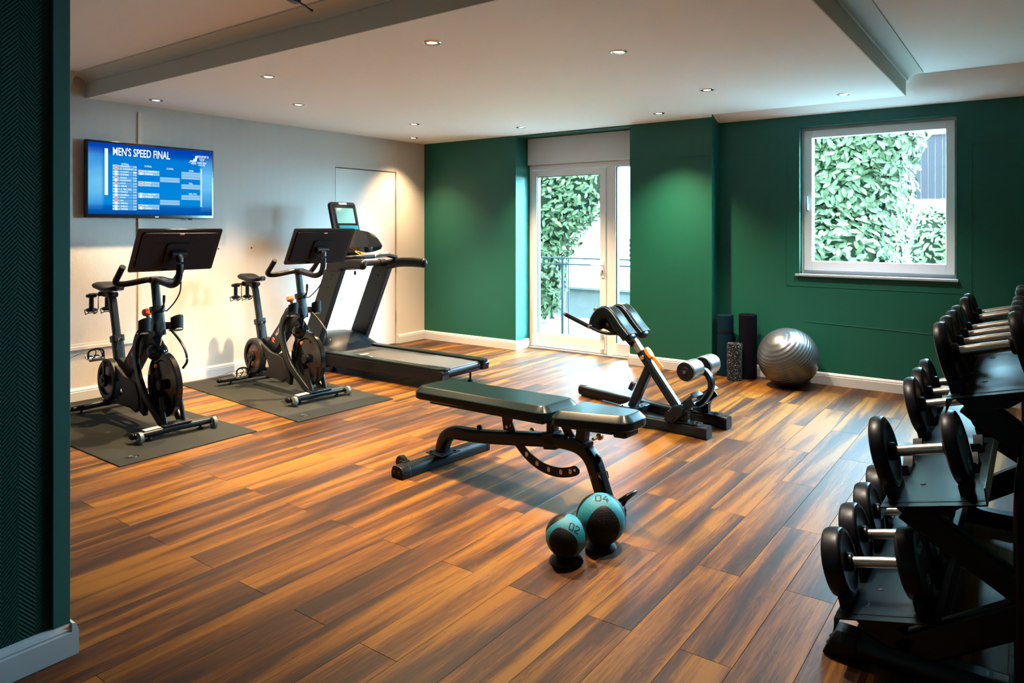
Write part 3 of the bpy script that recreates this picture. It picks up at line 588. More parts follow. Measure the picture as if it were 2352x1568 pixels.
# ================================================================ EXERCISE BIKE   (x forward, y left)
def make_bike(label, loc, rot, crank_deg):
    t = thing('exercise_bike', label, 'exercise bike', loc, rot, 'black spin bikes on rubber mats')
    fz = .0065
    # stabilizers
    for nm, x, wdt in (('front_stabilizer', .50, .27), ('rear_stabilizer', -.55, .28)):
        b = B(); b.bar([(x, -wdt + .01, .052), (x, -wdt * .5, .054), (x, 0, .058), (x, wdt * .5, .054), (x, wdt - .01, .052)], .075, .042, .018, scales=[.8, 1, 1, 1, .8]); st = obj(nm, b, 'black', t)
        for s in (-1, 1):
            b = B(); b.lathe([(0, fz), (.02, fz), (.022, fz + .006), (.02, fz + .012), (.007, fz + .015), (.007, .04), (0, .04)], (x, s * wdt * .62, 0), seg=14); obj('levelling_foot', b, 'rubber', st)
            b = B(); b.ball((x - .01, s * (wdt - .002), .052), .026, (1.35, .5, .85), 16, 10); obj('end_cap', b, 'satin', st)
            if x > 0:
                wx = x + .040; b = B(); b.lathe([(.012, -.014), (.030, -.014), (.036, -.010), (.036, .010), (.030, .014), (.012, .014)], (wx, s * (wdt - .03), .045), (0, 1, 0), 24); wh = obj('transport_wheel', b, 'wheelgrey', st)
                b = B(); b.disc((wx, s * (wdt - .03), .045), (0, 1, 0), .012, .034, 14); obj('wheel_hub', b, 'chrome', wh)
        if x > 0:
            b = B(); b.bar([(x, -.20, .076), (x, -.10, .0795)], .052, .0015, .0005); obj('label', b, 'sticker', st, label='white warning sticker')
            b = B(); b.bar([(x + .012, -.185, .0775), (x + .012, -.105, .0805)], .014, .001, .0003); obj('label_stripe', b, 'orange', st)
        else:
            b = B(); b.bar([(x, .09, .0798), (x, .19, .0765)], .04, .0015, .0005); obj('label', b, 'sticker', st, label='white warning sticker')
    # rear strut and lower tube
    b = B(); b.bar(smooth([(-.55, 0, .06), (-.50, 0, .085), (-.43, 0, .16), (-.36, 0, .26)]), .075, .06, .02); obj('rear_strut', b, 'black', t)
    b = B(); b.bar(smooth([(-.38, 0, .135), (-.2, 0, .125), (.0, 0, .135), (.12, 0, .17)]), .05, .07, .02); obj('bottom_tube', b, 'black', t)
    # main diagonal frame
    b = B(); b.xz([(-.36, .30), (-.33, .40), (-.27, .42), (-.20, .40), (-.03, .56), (.07, .69), (.17, .74), (.30, .72), (.31, .66), (.24, .60), (.15, .55), (.02, .42), (-.08, .32), (-.18, .25), (-.30, .22)], -.034, .034, .012)
    mf = obj('main_frame', b, 'black', t)
    d = Vector((.285, 0, .31)).normalized(); up = Vector((-d.z, 0, d.x))
    text('lettering', 'PELOTON', .125, .024, 'white', mf, basis((-.022, -.0345, .505), d, up), .02, label='white maker lettering')
    b = B(); c = Vector((-.103, -.035, .418)); b.tube([c + d * (.016 * math.cos(R(q))) + up * (.016 * math.sin(R(q))) for q in range(-60, 241, 20)], .004, 6, up=(0, 1, 0)); b.tube([c - up * .028 - d * .004, c - up * .002 - d * .012], .004, 6, up=(0, 1, 0)); b.ball(c, .005)
    obj('round_emblem', b, 'orange_ink', mf, label='orange round emblem')
    # fork blades
    for s in (-1, 1):
        b = B(); b.bar(smooth([(.20, s * .035, .70), (.10, s * .055, .62), (.075, s * .065, .52), (.12, s * .07, .38), (.22, s * .07, .24), (.37, s * .065, .13), (.47, s * .06, .065)]), .058, .028, .01, up=(0, 1, 0)); obj('fork_blade', b, 'black', t)
    b = B(); b.bar([(.50, -.09, .083), (.50, .09, .083)], .085, .014, .005); obj('fork_plate', b, 'black', t)
    for s in (-1, 1):
        b = B(); b.bar(smooth([(.43, s * .06, .25), (.46, s * .062, .16), (.49, s * .06, .085)]), .04, .02, .008, up=(0, 1, 0)); obj('fork_stay', b, 'satin', t)
    # flywheel and its cover
    b = B(); b.lathe([(0, -.012), (.05, -.013), (.06, -.008), (.155, -.008), (.165, -.018), (.205, -.020), (.213, -.016), (.213, .016), (.205, .020), (.165, .018), (.155, .008), (.06, .008), (.05, .013), (0, .012)], (.355, 0, .312), (0, 1, 0), 56); fw = obj('flywheel', b, 'gloss', t)
    b = B(); b.lathe([(0, -.045), (.03, -.045), (.036, -.040), (.036, .040), (.03, .045), (0, .045)], (.355, 0, .312), (0, 1, 0), 24); obj('flywheel_hub', b, 'satin', fw)
    b = B(); b.ball((.245, 0, .52), .075, (1.15, .85, .85), 24, 16); obj('resistance_housing', b, 'gloss', t)
    b = B(); b.xz([(.10, .60), (.17, .66), (.27, .60), (.33, .54), (.30, .50), (.20, .50), (.12, .52)], -.03, .03, .012); obj('flywheel_guard', b, 'satin', t)
    b = B(); b.tube([(.335 + .0 * q, -.05, .45) if 0 else (.335, -.056, .44), (.335, -.046, .44)], .012, 14, up=(0, 0, 1)); obj('fork_badge', b, 'red', t, label='red round badge')
    # chain cover on the camera side
    y0, y1 = -.095, -.055
    b = B(); b.lathe([(.105, y0), (.112, y0 - .006), (.135, y0 - .007), (.150, y0 + .004), (.150, y1), (.105, y1)], (-.325, 0, .265), (0, 1, 0), 48); cc = obj('crank_cover', b, 'grey_plastic', t)
    b = B(); b.lathe([(0, y0 + .012), (.085, y0 + .008), (.106, y0 + .012), (.106, y1), (0, y1)], (-.325, 0, .265), (0, 1, 0), 40); obj('cover_disc', b, 'red_rim', cc)
    b = B(); b.xz([(-.27, .385), (-.20, .375), (-.08, .325), (.03, .315), (.10, .30), (.15, .22), (.16, .14), (.10, .10), (.02, .115), (-.30, .113), (-.22, .155), (-.15, .155), (-.10, .20), (-.13, .255), (-.19, .31)], y0 + .012, y1, .010); obj('chain_cover', b, 'grey_plastic', t)
    b = B(); b.xz([(.0, .31), (.09, .34), (.16, .28), (.21, .16), (.20, .09), (.12, .12), (.04, .2)], y0 + .02, y1 + .02, .01); obj('cover_plate', b, 'satin', t)
    # cranks
    for s, dg in ((-1, crank_deg), (1, crank_deg + 180)):
        c = Vector((-.325, s * .11, .265)); dv = Vector((math.cos(R(dg)), 0, math.sin(R(dg)))); e = c + dv * .17
        b = B(); b.bar([c - dv * .015, c + dv * .06, e + dv * .012], .032, .013, .006, up=(0, 1, 0), scales=[1.2, 1, .75]); ca = obj('crank_arm', b, 'satin', t)
        b = B(); b.disc(c, (0, 1, 0), .045 if s < 0 else .03, .03, 24, .004); b.disc(c - Vector((0, s * -.012, 0)), (0, 1, 0), .018, .02, 16)
        for q in range(5): b.disc(c + Vector((.032 * math.cos(q * 2 * PI / 5), s * .016, .032 * math.sin(q * 2 * PI / 5))), (0, 1, 0), .005, .004, 8, .001)
        obj('crank_spider', b, 'satin', ca)
        pc = e + Vector((0, s * .062, 0)); tilt = Matrix.Rotation(R(12), 3, 'Y')
        b = B()
        for dx in (-.04, .04): b.box(pc + tilt @ Vector((dx, 0, 0)), (.012, .095, .022), tilt, .003)
        for dy in (-.042, 0, .042): b.box(pc + tilt @ Vector((0, dy, 0)), (.085, .010, .018), tilt, .003)
        b.tube([e, pc + Vector((0, s * .05, 0))], .007, 10); pd = obj('pedal', b, 'alu', ca)
        b = B()
        for dy in (-.03, .03): b.tube(smooth([pc + Vector((.045, dy, .0)), pc + Vector((.075, dy * .8, .025)), pc + Vector((.07, dy * .5, .055)), pc + Vector((.02, dy * .4, .06))]), .0035, 6)
        b.bar(smooth([pc + Vector((.03, -.05, .0)), pc + Vector((.03, -.045, .05)), pc + Vector((.03, 0, .065)), pc + Vector((.03, .045, .05)), pc + Vector((.03, .05, 0))]), .014, .002, .0008, up=(1, 0, 0)); obj('toe_cage', b, 'satin', pd)
        b = B(); b.bar(smooth([pc + Vector((.03, s * .05, .045)), pc + Vector((.0, s * .09, .04)), pc + Vector((-.05, s * .12, .015)), pc + Vector((-.09, s * .16, .0))]), .010, .002, .0008); obj('toe_strap', b, 'satin', pd)
    # seat post
    a, e = Vector((-.318, 0, .33)), Vector((-.462, 0, .845)); dv = (e - a).normalized()
    b = B(); b.bar([a, a + dv * .235], .062, .072, .018, up=(0, 1, 0)); b.bar([a + dv * .20, a + dv * .245], .072, .084, .016, up=(0, 1, 0)); obj('seat_sleeve', b, 'black', t)
    b = B(); b.bar([a + dv * .2, e - dv * .03, e + Vector((-.012, 0, 0)), e + Vector((-.05, 0, .012))], .044, .052, .014, up=(0, 1, 0)); sp = obj('seat_post', b, 'black', t)
    b = B()
    for q in range(11): b.span((-.001 + 0, -.0228, 0), (.001, -.0221, .001))
    b = B()
    for q in range(12):
        c = a + dv * (.30 + q * .018); b.box(c + Vector((0, -.0222, 0)), (.012, .0008, .0015))
    obj('height_scale', b, 'white', sp)
    c = a + dv * .222; b = B(); b.disc(c + Vector((.05, 0, 0)), (1, 0, 0), .014, .03, 16); b.bar(smooth([c + Vector((.06, -.01, .008)), c + Vector((.085, -.03, 0)), c + Vector((.10, -.05, -.06))]), .018, .012, .005); obj('seat_lever', b, 'satin', t)
    b = B(); b.bar([(-.62, 0, .866), (-.40, 0, .866)], .034, .026, .008); b.disc((-.46, 0, .858), (0, 1, 0), .02, .07, 16); obj('seat_slider', b, 'satin', t)
    # saddle
    b = B(); prof = []
    N = 13; rings = []
    for i in range(N):
        u = i / (N - 1); x = -.625 + u * .29
        hw = .084 * (1 - u) ** .5 * (1 - .0 * u) + .021 * (u ** .4) if u < .999 else .012
        if u < .08: hw *= .82
        hw = max(hw, .018); zt_ = .942 + .012 * math.cos(u * 5.2) - .006 * u; th = .050 * (1 - .25 * u)
        ring = []
        for k in range(14):
            q = 2 * PI * k / 14; cy, cz = math.cos(q), math.sin(q); dip = -.008 * math.exp(-(cy * 2.2) ** 2) if cz > 0 else 0
            ring.append(b.bm.verts.new((x, hw * cy, zt_ - th * .5 + th * .5 * cz + dip - (.012 * cy * cy if cz < 0 else 0))))
        rings.append(ring)
    for p, q in zip(rings, rings[1:]):
        for k in range(14): b.bm.faces.new((p[k], p[(k + 1) % 14], q[(k + 1) % 14], q[k]))
    b.bm.faces.new(list(reversed(rings[0]))); b.bm.faces.new(rings[-1]); bmesh.ops.recalc_face_normals(b.bm, faces=b.bm.faces)
    sd = obj('saddle', b, 'satin', t, sharp=75)
    b = B()
    for s in (-1, 1): b.tube(smooth([(-.585, s * .035, .918), (-.55, s * .025, .892), (-.47, s * .02, .885), (-.41, s * .018, .893), (-.37, s * .008, .918)]), .0035, 8)
    obj('saddle_rail', b, 'satin', sd)
    # weight rack behind the saddle
    b = B()
    for s in (-1, 1):
        cx, cy = -.69, s * .055
        b.tube(smooth([(-.62, s * .01, .85), (-.66, cy - .0, .85), (cx + .045, cy, .845)]), .005, 8)
        for dy in (-.03, .03): b.tube([(cx + .045, cy + dy, .86), (cx + .045, cy + dy, .75), (cx + .02, cy + dy, .715), (cx - .03, cy + dy, .70), (cx - .045, cy + dy, .735)], .0035, 6)
        b.tube([(cx + .045, cy - .03, .86), (cx + .045, cy + .03, .86)], .0035, 6); b.tube([(cx - .045, cy - .03, .735), (cx - .045, cy + .03, .735)], .0035, 6); b.tube([(cx + .02, cy - .03, .715), (cx + .02, cy + .03, .715)], .0035, 6)
    b.bar([(-.62, 0, .866), (-.64, 0, .85)], .06, .03, .008); obj('weight_rack', b, 'satin', t)
    # steering column
    b = B(); b.bar([(.285, 0, .63), (.245, 0, .815)], .062, .072, .02, up=(0, 1, 0)); b.bar([(.252, 0, .785), (.245, 0, .822)], .074, .086, .02, up=(0, 1, 0)); obj('head_sleeve', b, 'black', t)
    b = B(); b.bar([(.25, 0, .80), (.212, 0, 1.0)], .044, .05, .014, up=(0, 1, 0)); hp = obj('handlebar_post', b, 'black', t)
    b = B()
    for q in range(6): b.box((.243 - q * .0038, -.0222, .84 + q * .02), (.012, .0008, .0015))
    obj('height_scale', b, 'white', hp)
    b = B(); b.disc((.285, -.01, .80), (1, 0, 0), .014, .03, 14); b.bar(smooth([(.30, .0, .80), (.315, .01, .83), (.315, .015, .90)]), .018, .012, .005); obj('height_lever', b, 'satin', t)
    b = B(); b.tube([(.14, 0, .69), (.105, 0, .755)], .011, 12); b.lathe([(.016, 0), (.016, .01), (.013, .016)], (.13, 0, .70), (-.35, 0, .65), 14); kb = obj('resistance_stem', b, 'satin', t)
    b = B(); ax = Vector((-.35, 0, .65)).normalized(); b.lathe([(0, -.004), (.022, 0), (.030, .008), (.031, .028), (.026, .040), (.012, .046), (0, .047)], (.103, 0, .752), ax, 10); obj('resistance_knob', b, 'red', kb, sharp=30, label='orange red resistance knob')
    # bottle holders
    for s in (-1, 1):
        b = B(); rings = []
        for i in range(9):
            q = R(-80 + i * 20); rr = .048
            for _ in (0,): rings.append([b.bm.verts.new((.285 + rr * math.cos(q) + .01, s * (.105 + rr * math.sin(q) * .9), z + .02 * math.cos(q * 1.2))) for z in (.655, .69, .725, .745)] + [b.bm.verts.new((.285 + (rr - .004) * math.cos(q) + .01, s * (.105 + (rr - .004) * math.sin(q) * .9), z + .02 * math.cos(q * 1.2))) for z in (.745, .725, .69, .655)])
        for p, q_ in zip(rings, rings[1:]):
            for k in range(8): b.bm.faces.new((p[k], p[(k + 1) % 8], q_[(k + 1) % 8], q_[k]))
        b.bm.faces.new(rings[0]); b.bm.faces.new(list(reversed(rings[-1]))); bmesh.ops.recalc_face_normals(b.bm, faces=b.bm.faces)
        b.bar([(.27, s * .02, .69), (.29, s * .06, .69), (.32, s * .09, .685)], .004, .05, .001); b.disc((.288, s * .105, .655), (0, 0, 1), .045, .005, 20); obj('bottle_holder', b, 'grey_plastic', t, sharp=50)
    # handlebar
    hb = smooth([(.20, -.20, 1.095), (.15, -.205, 1.04), (.09, -.20, .985), (.12, -.165, .975), (.16, -.11, .985), (.20, -.05, 1.0), (.21, 0, 1.003), (.20, .05, 1.0), (.16, .11, .985), (.12, .165, .975), (.09, .20, .985), (.15, .205, 1.04), (.20, .20, 1.095)], 6)
    b = B(); b.tube(hb, .020, 12); obj('handlebar', b, 'rubber', t)
    b = B(); b.box((.212, 0, 1.0), (.07, .085, .045), None, .015); obj('handlebar_clamp', b, 'satin', t)
    # screen arm and screen
    b = B(); b.tube(smooth([(.22, 0, 1.0), (.34, 0, .985), (.45, 0, .975), (.525, 0, 1.0), (.555, 0, 1.06), (.560, 0, 1.14), (.548, 0, 1.175)]), .021, 14); obj('screen_arm', b, 'satin', t)
    b = B(); b.disc((.545, -.0, 1.18), (0, 1, 0), .022, .10, 18); b.box((.532, 0, 1.18), (.03, .09, .06), Matrix.Rotation(R(30), 3, 'Y'), .006); obj('screen_pivot', b, 'satin', t)
    ctr = Vector((.518, 0, 1.208)); tl = R(29.5)   # screen leans back at the top
    U = Vector((math.sin(tl), 0, math.cos(tl))); Nn = Vector((math.cos(tl), 0, -math.sin(tl)))   # back faces +Nn
    def sq(W, Hh, d0, d1, rr, oy=0, ou=0):
        bb = B(); bb.prism(rrect(W, Hh, rr, 4), lambda p, k: ctr + Vector((0, 1, 0)) * (p[0] + oy) + U * (p[1] + ou) + Nn * (d0, d1)[k], .002); return bb
    b = sq(.548, .312, -.006, .006, .012); sc = obj('screen', b, 'gloss', t)
    b = sq(.49, .265, .005, .016, .02); obj('screen_back', b, 'satin', sc)
    b = sq(.16, .16, .014, .026, .02, 0, -.02); obj('mount_plate', b, 'satin', sc)
    for s in (-1, 1):
        b = B()
        for q in range(5): b.prism(rrect(.072, .0028, .001, 1), lambda p, k, q=q: ctr + Vector((0, 1, 0)) * (p[0] + s * .125) + U * (p[1] + .045 + q * .0055) + Nn * (.015, .0172)[k])
        obj('speaker_grille', b, 'rubber', sc)
    b = sq(.03, .009, .0155, .017, .002, 0, .125); obj('maker_plate', b, 'alu', sc)
    b = sq(.012, .004, .0055, .0075, .001, -.25, -.06); obj('port', b, 'alu', sc)
    # cables
    b = B(); b.tube(smooth([(.535, .02, 1.0), (.50, .03, .93), (.42, .035, .86), (.33, .03, .80), (.26, .045, .79), (.22, .03, .80)]), .0045, 8); b.tube(smooth([(.33, .05, .67), (.40, .07, .61), (.47, .08, .54), (.485, .085, .47), (.45, .075, .42)]), .008, 8); obj('cable', b, 'cable', t)
    # hand weights held by the rack are things of their own
    return t
b1 = make_bike('black exercise bike nearer the partition, on the left mat', (-5.0, 2.45, 0), R(-2.5), 92)
b2 = make_bike('black exercise bike between the other bike and the treadmill', (-5.0, 3.62, 0), R(-4.5), 248)
def hand_weight(label, bike, s):
    p = wm(bike) @ Vector((-.69, s * .055, 0)); t = thing('hand_weight', label, 'dumbbell', (p.x, p.y, .722), 0, 'small hand weights on the bikes')
    b = B(); b.lathe([(0, .01), (.014, .01), (.016, .03), (.016, .09), (.014, .11), (0, .11)], seg=16); obj('handle', b, 'grey_plastic', t)
    for z in (.0, .105):
        b = B(); b.lathe([(0, z), (.026, z), (.036, z + .006), (.038, z + .014), (.034, z + .024), (.016, z + .03), (0, z + .03)], seg=8 * 3); obj('head', b, 'satin', t)
for bike, nm in ((b1, 'nearer bike'), (b2, 'farther bike')):
    hand_weight('small black hand weight hooked behind the %s saddle, left one' % nm, bike, -1); hand_weight('small black hand weight hooked behind the %s saddle, beside the post' % nm, bike, 1)

# ================================================================ TREADMILL (world coordinates; user faces the white wall)
t = thing('treadmill', 'black treadmill with upright touch display, facing the white wall', 'treadmill', (-4.75, 4.63, 0))
y0, y1 = 4.315, 4.945; ym = (y0 + y1) / 2
b = B(); b.span((-5.50, y0 + .06, .09), (-3.95, y1 - .06, .165), .01); obj('deck_frame', b, 'black', t, world=True)
for s, ya, yb in ((-1, y0, y0 + .095), (1, y1 - .095, y1)):
    b = B(); b.prism([(-5.42, .06), (-3.98, .085), (-3.92, .105), (-3.885, .13), (-3.872, .165), (-3.885, .178), (-5.42, .178)], lambda p, k, ya=ya, yb=yb: Vector((p[0], (ya, yb)[k], p[1])), .012); rl = obj('side_frame', b, 'satin', t, world=True)
    b = B(); inner = yb if s < 0 else ya; outer = ya if s < 0 else yb
    pts = [(-5.45, outer), (-3.96, outer), (-3.90, outer + s * -.012), (-3.868, outer - s * .04), (-3.866, inner), (-4.05, inner), (-4.16, inner + s * .018), (-5.45, inner + s * .018)]
    b.xy(pts, .176, .198, .008); obj('side_rail', b, 'leather', rl, world=True)
    b = B(); b.prism(rrect(.06, .05, .008), lambda p, k, ya=ya, yb=yb: Vector((-3.905 + p[1], (ya + yb) / 2 + p[0] * 1.5, (.11, .16)[k])), .0); obj('end_cap', b, 'gloss', rl, world=True)
b = B(); b.bar([(-5.45, ym, .1755), (-3.99, ym, .1755)], .46, .006, .001); b.tube([(-3.945, y0 + .09, .15), (-3.945, y1 - .09, .15)], .030, 20); b.bar([(-3.99, ym, .1755), (-3.955, ym, .1745)], .46, .006, .001); bl = obj('running_belt', b, 'belt', t, world=True)
b = B()
for x, w_, dy in ((-5.02, .10, .0), (-4.88, .02, -.01), (-4.93, .02, -.02)): b.span((x, y0 + .14 + dy, .1786), (x + .03, y0 + .14 + dy + w_ * .9, .1792))
obj('belt_print', b, 'white', bl, world=True, label='faded white print on the belt')
b = B(); b.tube([(-3.93, ym - .22, .142), (-3.93, ym + .22, .142)], .033, 20)
for yy in (y0 + .12, y1 - .12): b.lathe([(0, 0), (.022, 0), (.022, .015), (.01, .02), (.01, .1), (0, .1)], (-4.0, yy, 0), seg=14)
for yy in (y0 + .12, y1 - .12): b.lathe([(0, 0), (.022, 0), (.022, .015), (.01, .02), (.01, .1), (0, .1)], (-5.35, yy, 0), seg=14)
obj('rear_roller', b, 'satin', t, world=True)
# motor hood
b = B(); N = 15; rings = []
for i in range(N):
    v = i / (N - 1); y = y0 - .03 + v * (y1 - y0 + .08); e = abs(v * 2 - 1); k = (1 - e ** 4)
    ring = [(-5.80, .04), (-5.80, .16 + .10 * k), (-5.72, .20 + .12 * k), (-5.58, .205 + .125 * k), (-5.46, .20 + .11 * k), (-5.36 + .03 * k, .185 + .035 * k), (-5.34 + .07 * k, .168), (-5.34 + .05 * k, .05)]
    rings.append([b.bm.verts.new((x, y, z)) for x, z in ring])
for p, q in zip(rings, rings[1:]):
    for k in range(8): b.bm.faces.new((p[k], p[(k + 1) % 8], q[(k + 1) % 8], q[k]))
b.bm.faces.new(list(reversed(rings[0]))); b.bm.faces.new(rings[-1]); bmesh.ops.recalc_face_normals(b.bm, faces=b.bm.faces)
hd = obj('motor_hood', b, 'black', t, world=True, sharp=50)
b = B(); b.prism(rrect(.17, .035, .012), lambda p, k: Vector((-5.418 - p[1] * .9, 4.53 + p[0], .268 + p[1] * .75 + (0, .003)[k]))); obj('hood_label', b, 'sticker', hd, world=True, label='pale sticker')
# uprights
for s, y in ((-1, y0 + .02), (1, y1 - .02)):
    b = B(); b.bar([(-5.60, y, .22), (-5.235, y, .93), (-5.195, y, .985)], .045, .195, .012, up=(0, 1, 0)) if 0 else b.prism([(-5.70, .20), (-5.46, .20), (-5.10, .955), (-5.12, .985), (-5.30, .985), (-5.335, .955)], lambda p, k, y=y: Vector((p[0], y + (-.03, .03)[k], p[1])), .01)
    up_ = obj('upright', b, 'black', t, world=True)
    b = B(); b.span((-5.31, y - .036, .945), (-5.12, y + .036, .99), .01)
    for q in (.80, .88, .92): b.disc((-5.21 - (.95 - q) * .48, y - .031, q), (0, 1, 0), .008, .006, 10, .001)
    obj('joint_cover', b, 'satin', up_, world=True)
    # handrail pods
    b = B(); b.bar(smooth([(-5.22, y, .985), (-5.10, y, .995), (-4.98, y, 1.015), (-4.80, y, 1.022), (-4.69, y, 1.020), (-4.655, y, 1.018)] if s > 0 else [(-5.30, y, .985), (-5.16, y, .998), (-5.02, y, 1.018), (-4.92, y, 1.022), (-4.86, y, 1.020), (-4.84, y, 1.018)]), .07, .092, .03, up=(0, 0, 1)); b.ball((-4.655 if s > 0 else -4.84, y, 1.018), .04, (.9, .86, 1.12)); obj('handrail', b, 'satin', t, world=True)
b = B(); b.tube([(-5.16, y0 + .05, 1.01), (-5.16, y1 - .05, 1.01)], .028, 18); b.tube([(-5.16, y1 - .115, 1.01), (-5.16, y1 - .05, 1.01)], .036, 18); obj('cross_bar', b, 'satin', t, world=True)
b = B(); b.tube(smooth([(-5.30, y0 + .02, 1.06), (-5.06, y0 + .10, 1.078), (-5.04, ym, 1.08), (-5.03, y1 - .14, 1.085), (-5.02, y1 - .02, 1.06)]), .021, 14); hb = obj('grip_bar', b, 'satin', t, world=True)
b = B(); b.tube([(-5.04, ym + .02, 1.081), (-5.032, y1 - .13, 1.085)], .0225, 14); b.span((-5.06, y1 - .21, 1.10), (-5.02, y1 - .15, 1.106), .002); obj('pulse_sensor', b, 'steel', hb, world=True)
b = B(); b.tube([(-5.055, ym - .10, 1.056), (-5.035, ym - .10, 1.06), (-5.017, ym - .105, 1.078), (-5.03, ym - .11, 1.1), (-5.05, ym - .11, 1.103), (-5.064, ym - .10, 1.08)] * 2, .004, 8); b.tube(smooth([(-5.05, ym - .14, 1.102), (-5.14, ym - .12, 1.125), (-5.18, ym - .06, 1.125), (-5.10, ym - .05, 1.112), (-5.05, ym - .11, 1.102)]), .004, 8); obj('safety_cord', b, 'orange', t, world=True, label='orange safety cord')
b = B(); b.tube(smooth([(-5.10, ym - .16, 1.0), (-5.11, ym - .16, .975), (-5.10, ym - .158, .955)]), .0025, 6); b.ball((-5.10, ym - .158, .93), .011, (1, 1, 2), 12, 8); obj('hanging_clip', b, 'rubber', t, world=True)
b = B(); b.prism(rrect(.26, .20, .03), lambda p, k: Vector((-5.24 + p[1], ym - .14 + p[0], (.955, .99)[k])), .008); obj('tray', b, 'satin', t, world=True)
# curved fan console behind the display
b = B(); rings = []
for i in range(13):
    v = i / 12; y = ym - .30 + v * .60; e = abs(2 * v - 1); h_ = .135 - .05 * e ** 2.2; zc = 1.215 - .012 * e; xo = -.05 * e * e
    ring = [(-5.42 + xo, zc - h_ * .6), (-5.44 + xo, zc + h_ * .5), (-5.36 + xo, zc + h_ * .9), (-5.27 + xo, zc + h_ * .85), (-5.22 + xo, zc + h_ * .3), (-5.17 + xo, zc - h_ * .35), (-5.19 + xo, zc - h_ * .75), (-5.30 + xo, zc - h_)]
    rings.append([b.bm.verts.new((x, y, z)) for x, z in ring])
for p, q in zip(rings, rings[1:]):
    for k in range(8): b.bm.faces.new((p[k], p[(k + 1) % 8], q[(k + 1) % 8], q[k]))
b.bm.faces.new(list(reversed(rings[0]))); b.bm.faces.new(rings[-1]); bmesh.ops.recalc_face_normals(b.bm, faces=b.bm.faces)
obj('console_housing', b, 'gloss', t, world=True, sharp=45)
b = B(); b.span((-5.35, ym - .08, 1.0), (-5.27, ym + .08, 1.16), .02); obj('console_neck', b, 'satin', t, world=True)
# display: leans back at the top
U = Vector((-.27, 0, .963)); Nn = Vector((.963, 0, .27)); ctr = Vector((-5.435, 4.645, 1.40))
def tq(W, Hh, d0, d1, r, oy=0, ou=0, bev=.002):
    bb = B(); bb.prism(rrect(W, Hh, r, 4), lambda p, k: ctr + Vector((0, 1, 0)) * (p[0] + oy) + U * (p[1] + ou) + Nn * (d0, d1)[k], bev); return bb
dp = obj('display', tq(.325, .42, -.03, .008, .035, bev=.008), 'satin', t, world=True)
obj('display_bezel', tq(.27, .25, .007, .011, .008, .005, .055), 'gloss', dp, world=True)
obj('touch_screen', tq(.222, .155, .010, .013, .002, .005, .068), 'console', dp, world=True)
obj('brand_strip', tq(.10, .018, .007, .0095, .008, 0, .192), 'sticker', dp, world=True, label='pale badge')
obj('shelf', tq(.235, .038, .007, .03, .006, .01, -.055), 'console_blue', dp, world=True, label='dark blue ledge')
b = tq(.075, .018, .007, .011, .004, -.07, -.105); b2_ = b
obj('key_row', b, 'alu', dp, world=True); obj('key_row', tq(.055, .018, .007, .011, .004, .09, -.105), 'alu', dp, world=True)
bb = tq(.05, .05, .007, .011, .024, .085, -.165); obj('round_key', bb, 'alu', dp, world=True)
b = B(); b.tube(smooth([(-5.75, 4.36, .02), (-5.88, 4.25, .012), (-5.93, 4.1, .012), (-5.97, 3.9, .012)]), .006, 8); obj('power_cord', b, 'cable', t, world=True)

# ================================================================ ADJUSTABLE BENCH (x from rear bar to front foot)
t = thing('weight_bench', 'black adjustable weight bench with two pads in the middle of the room', 'bench', (-2.74, 3.05, 0), R(-4.5))
b = B(); b.prism([(-.045, .004), (.045, .004), (.047, .03), (.036, .055), (.02, .064), (-.02, .064), (-.036, .055), (-.047, .03)], lambda p, k: Vector((p[0], (-.27, .33)[k], p[1])), .003); rb = obj('rear_foot_bar', b, 'black', t)
for ya, yb in ((-.335, -.268), (.328, .36)):
    b = B(); b.prism([(-.047, .0), (.047, .0), (.049, .03), (.038, .058), (.021, .067), (-.021, .067), (-.038, .058), (-.049, .03)], lambda p, k, ya=ya, yb=yb: Vector((p[0], (ya, yb)[k], p[1])), .007)
    fc = obj('foot_cap', b, 'satin', rb)
    if ya < 0:
        b = B(); [b.disc((dx, ya - .001, .032), (0, 1, 0), .0075, .004, 12, .001) for dx in (-.018, .02)]; obj('plug', b, 'cable', fc)
b = B(); b.lathe([(0, -.016), (.034, -.016), (.04, -.010), (.04, .010), (.034, .016), (0, .016)], (-.062, -.245, .052), (0, 1, 0), 24); obj('transport_wheel', b, 'rubber', t)
b = B(); b.box((-.04, -.245, .055), (.05, .045, .03), None, .006); b.box((0.01, 0, .067), (.13, .15, .006), None, .002)
for dx in (-.035, .055):
    for dy in (-.05, .05): b.disc((dx, dy, .073), (0, 0, 1), .009, .008, 6, .001)
obj('foot_plate', b, 'black', t)
b = B(); spine = smooth([(.005, 0, .067), (.015, 0, .115), (.045, 0, .165), (.10, 0, .195), (.20, 0, .205), (.34, 0, .218), (.60, 0, .258), (.80, 0, .29), (.90, 0, .298), (.98, 0, .288), (1.035, 0, .25), (1.065, 0, .195), (1.09, 0, .13), (1.125, 0, .045)], 5)
b.bar(spine, .070, .074, .02, up=(0, 1, 0)); fr = obj('frame_tube', b, 'black', t)
b = B(); b.lathe([(.0, 0), (.017, 0), (.015, .03), (.012, .034), (0, .034)], (.30, -.0, .238), (-.12, 0, 1), 16); obj('stop_peg', b, 'rubber', fr)
b = B(); pl = Matrix.Rotation(R(-9), 3, 'Y'); b.box((.385, -.033, .235), (.035, .001, .012), pl); obj('warning_label', b, 'sticker', fr)
b = B(); b.box((1.075, 0, .19), (.05, .075, .012), Matrix.Rotation(R(-72 + 90), 3, 'Y'), .003); pt = B(); pt.prism(rrect(.088, .036, .006), lambda p, k: Vector((1.097 - p[1] * .32, p[0], .172 + p[1] * .95)) + Vector((.95, 0, .32)) * (0, .006)[k], .002); obj('maker_plate', pt, 'gloss', fr)
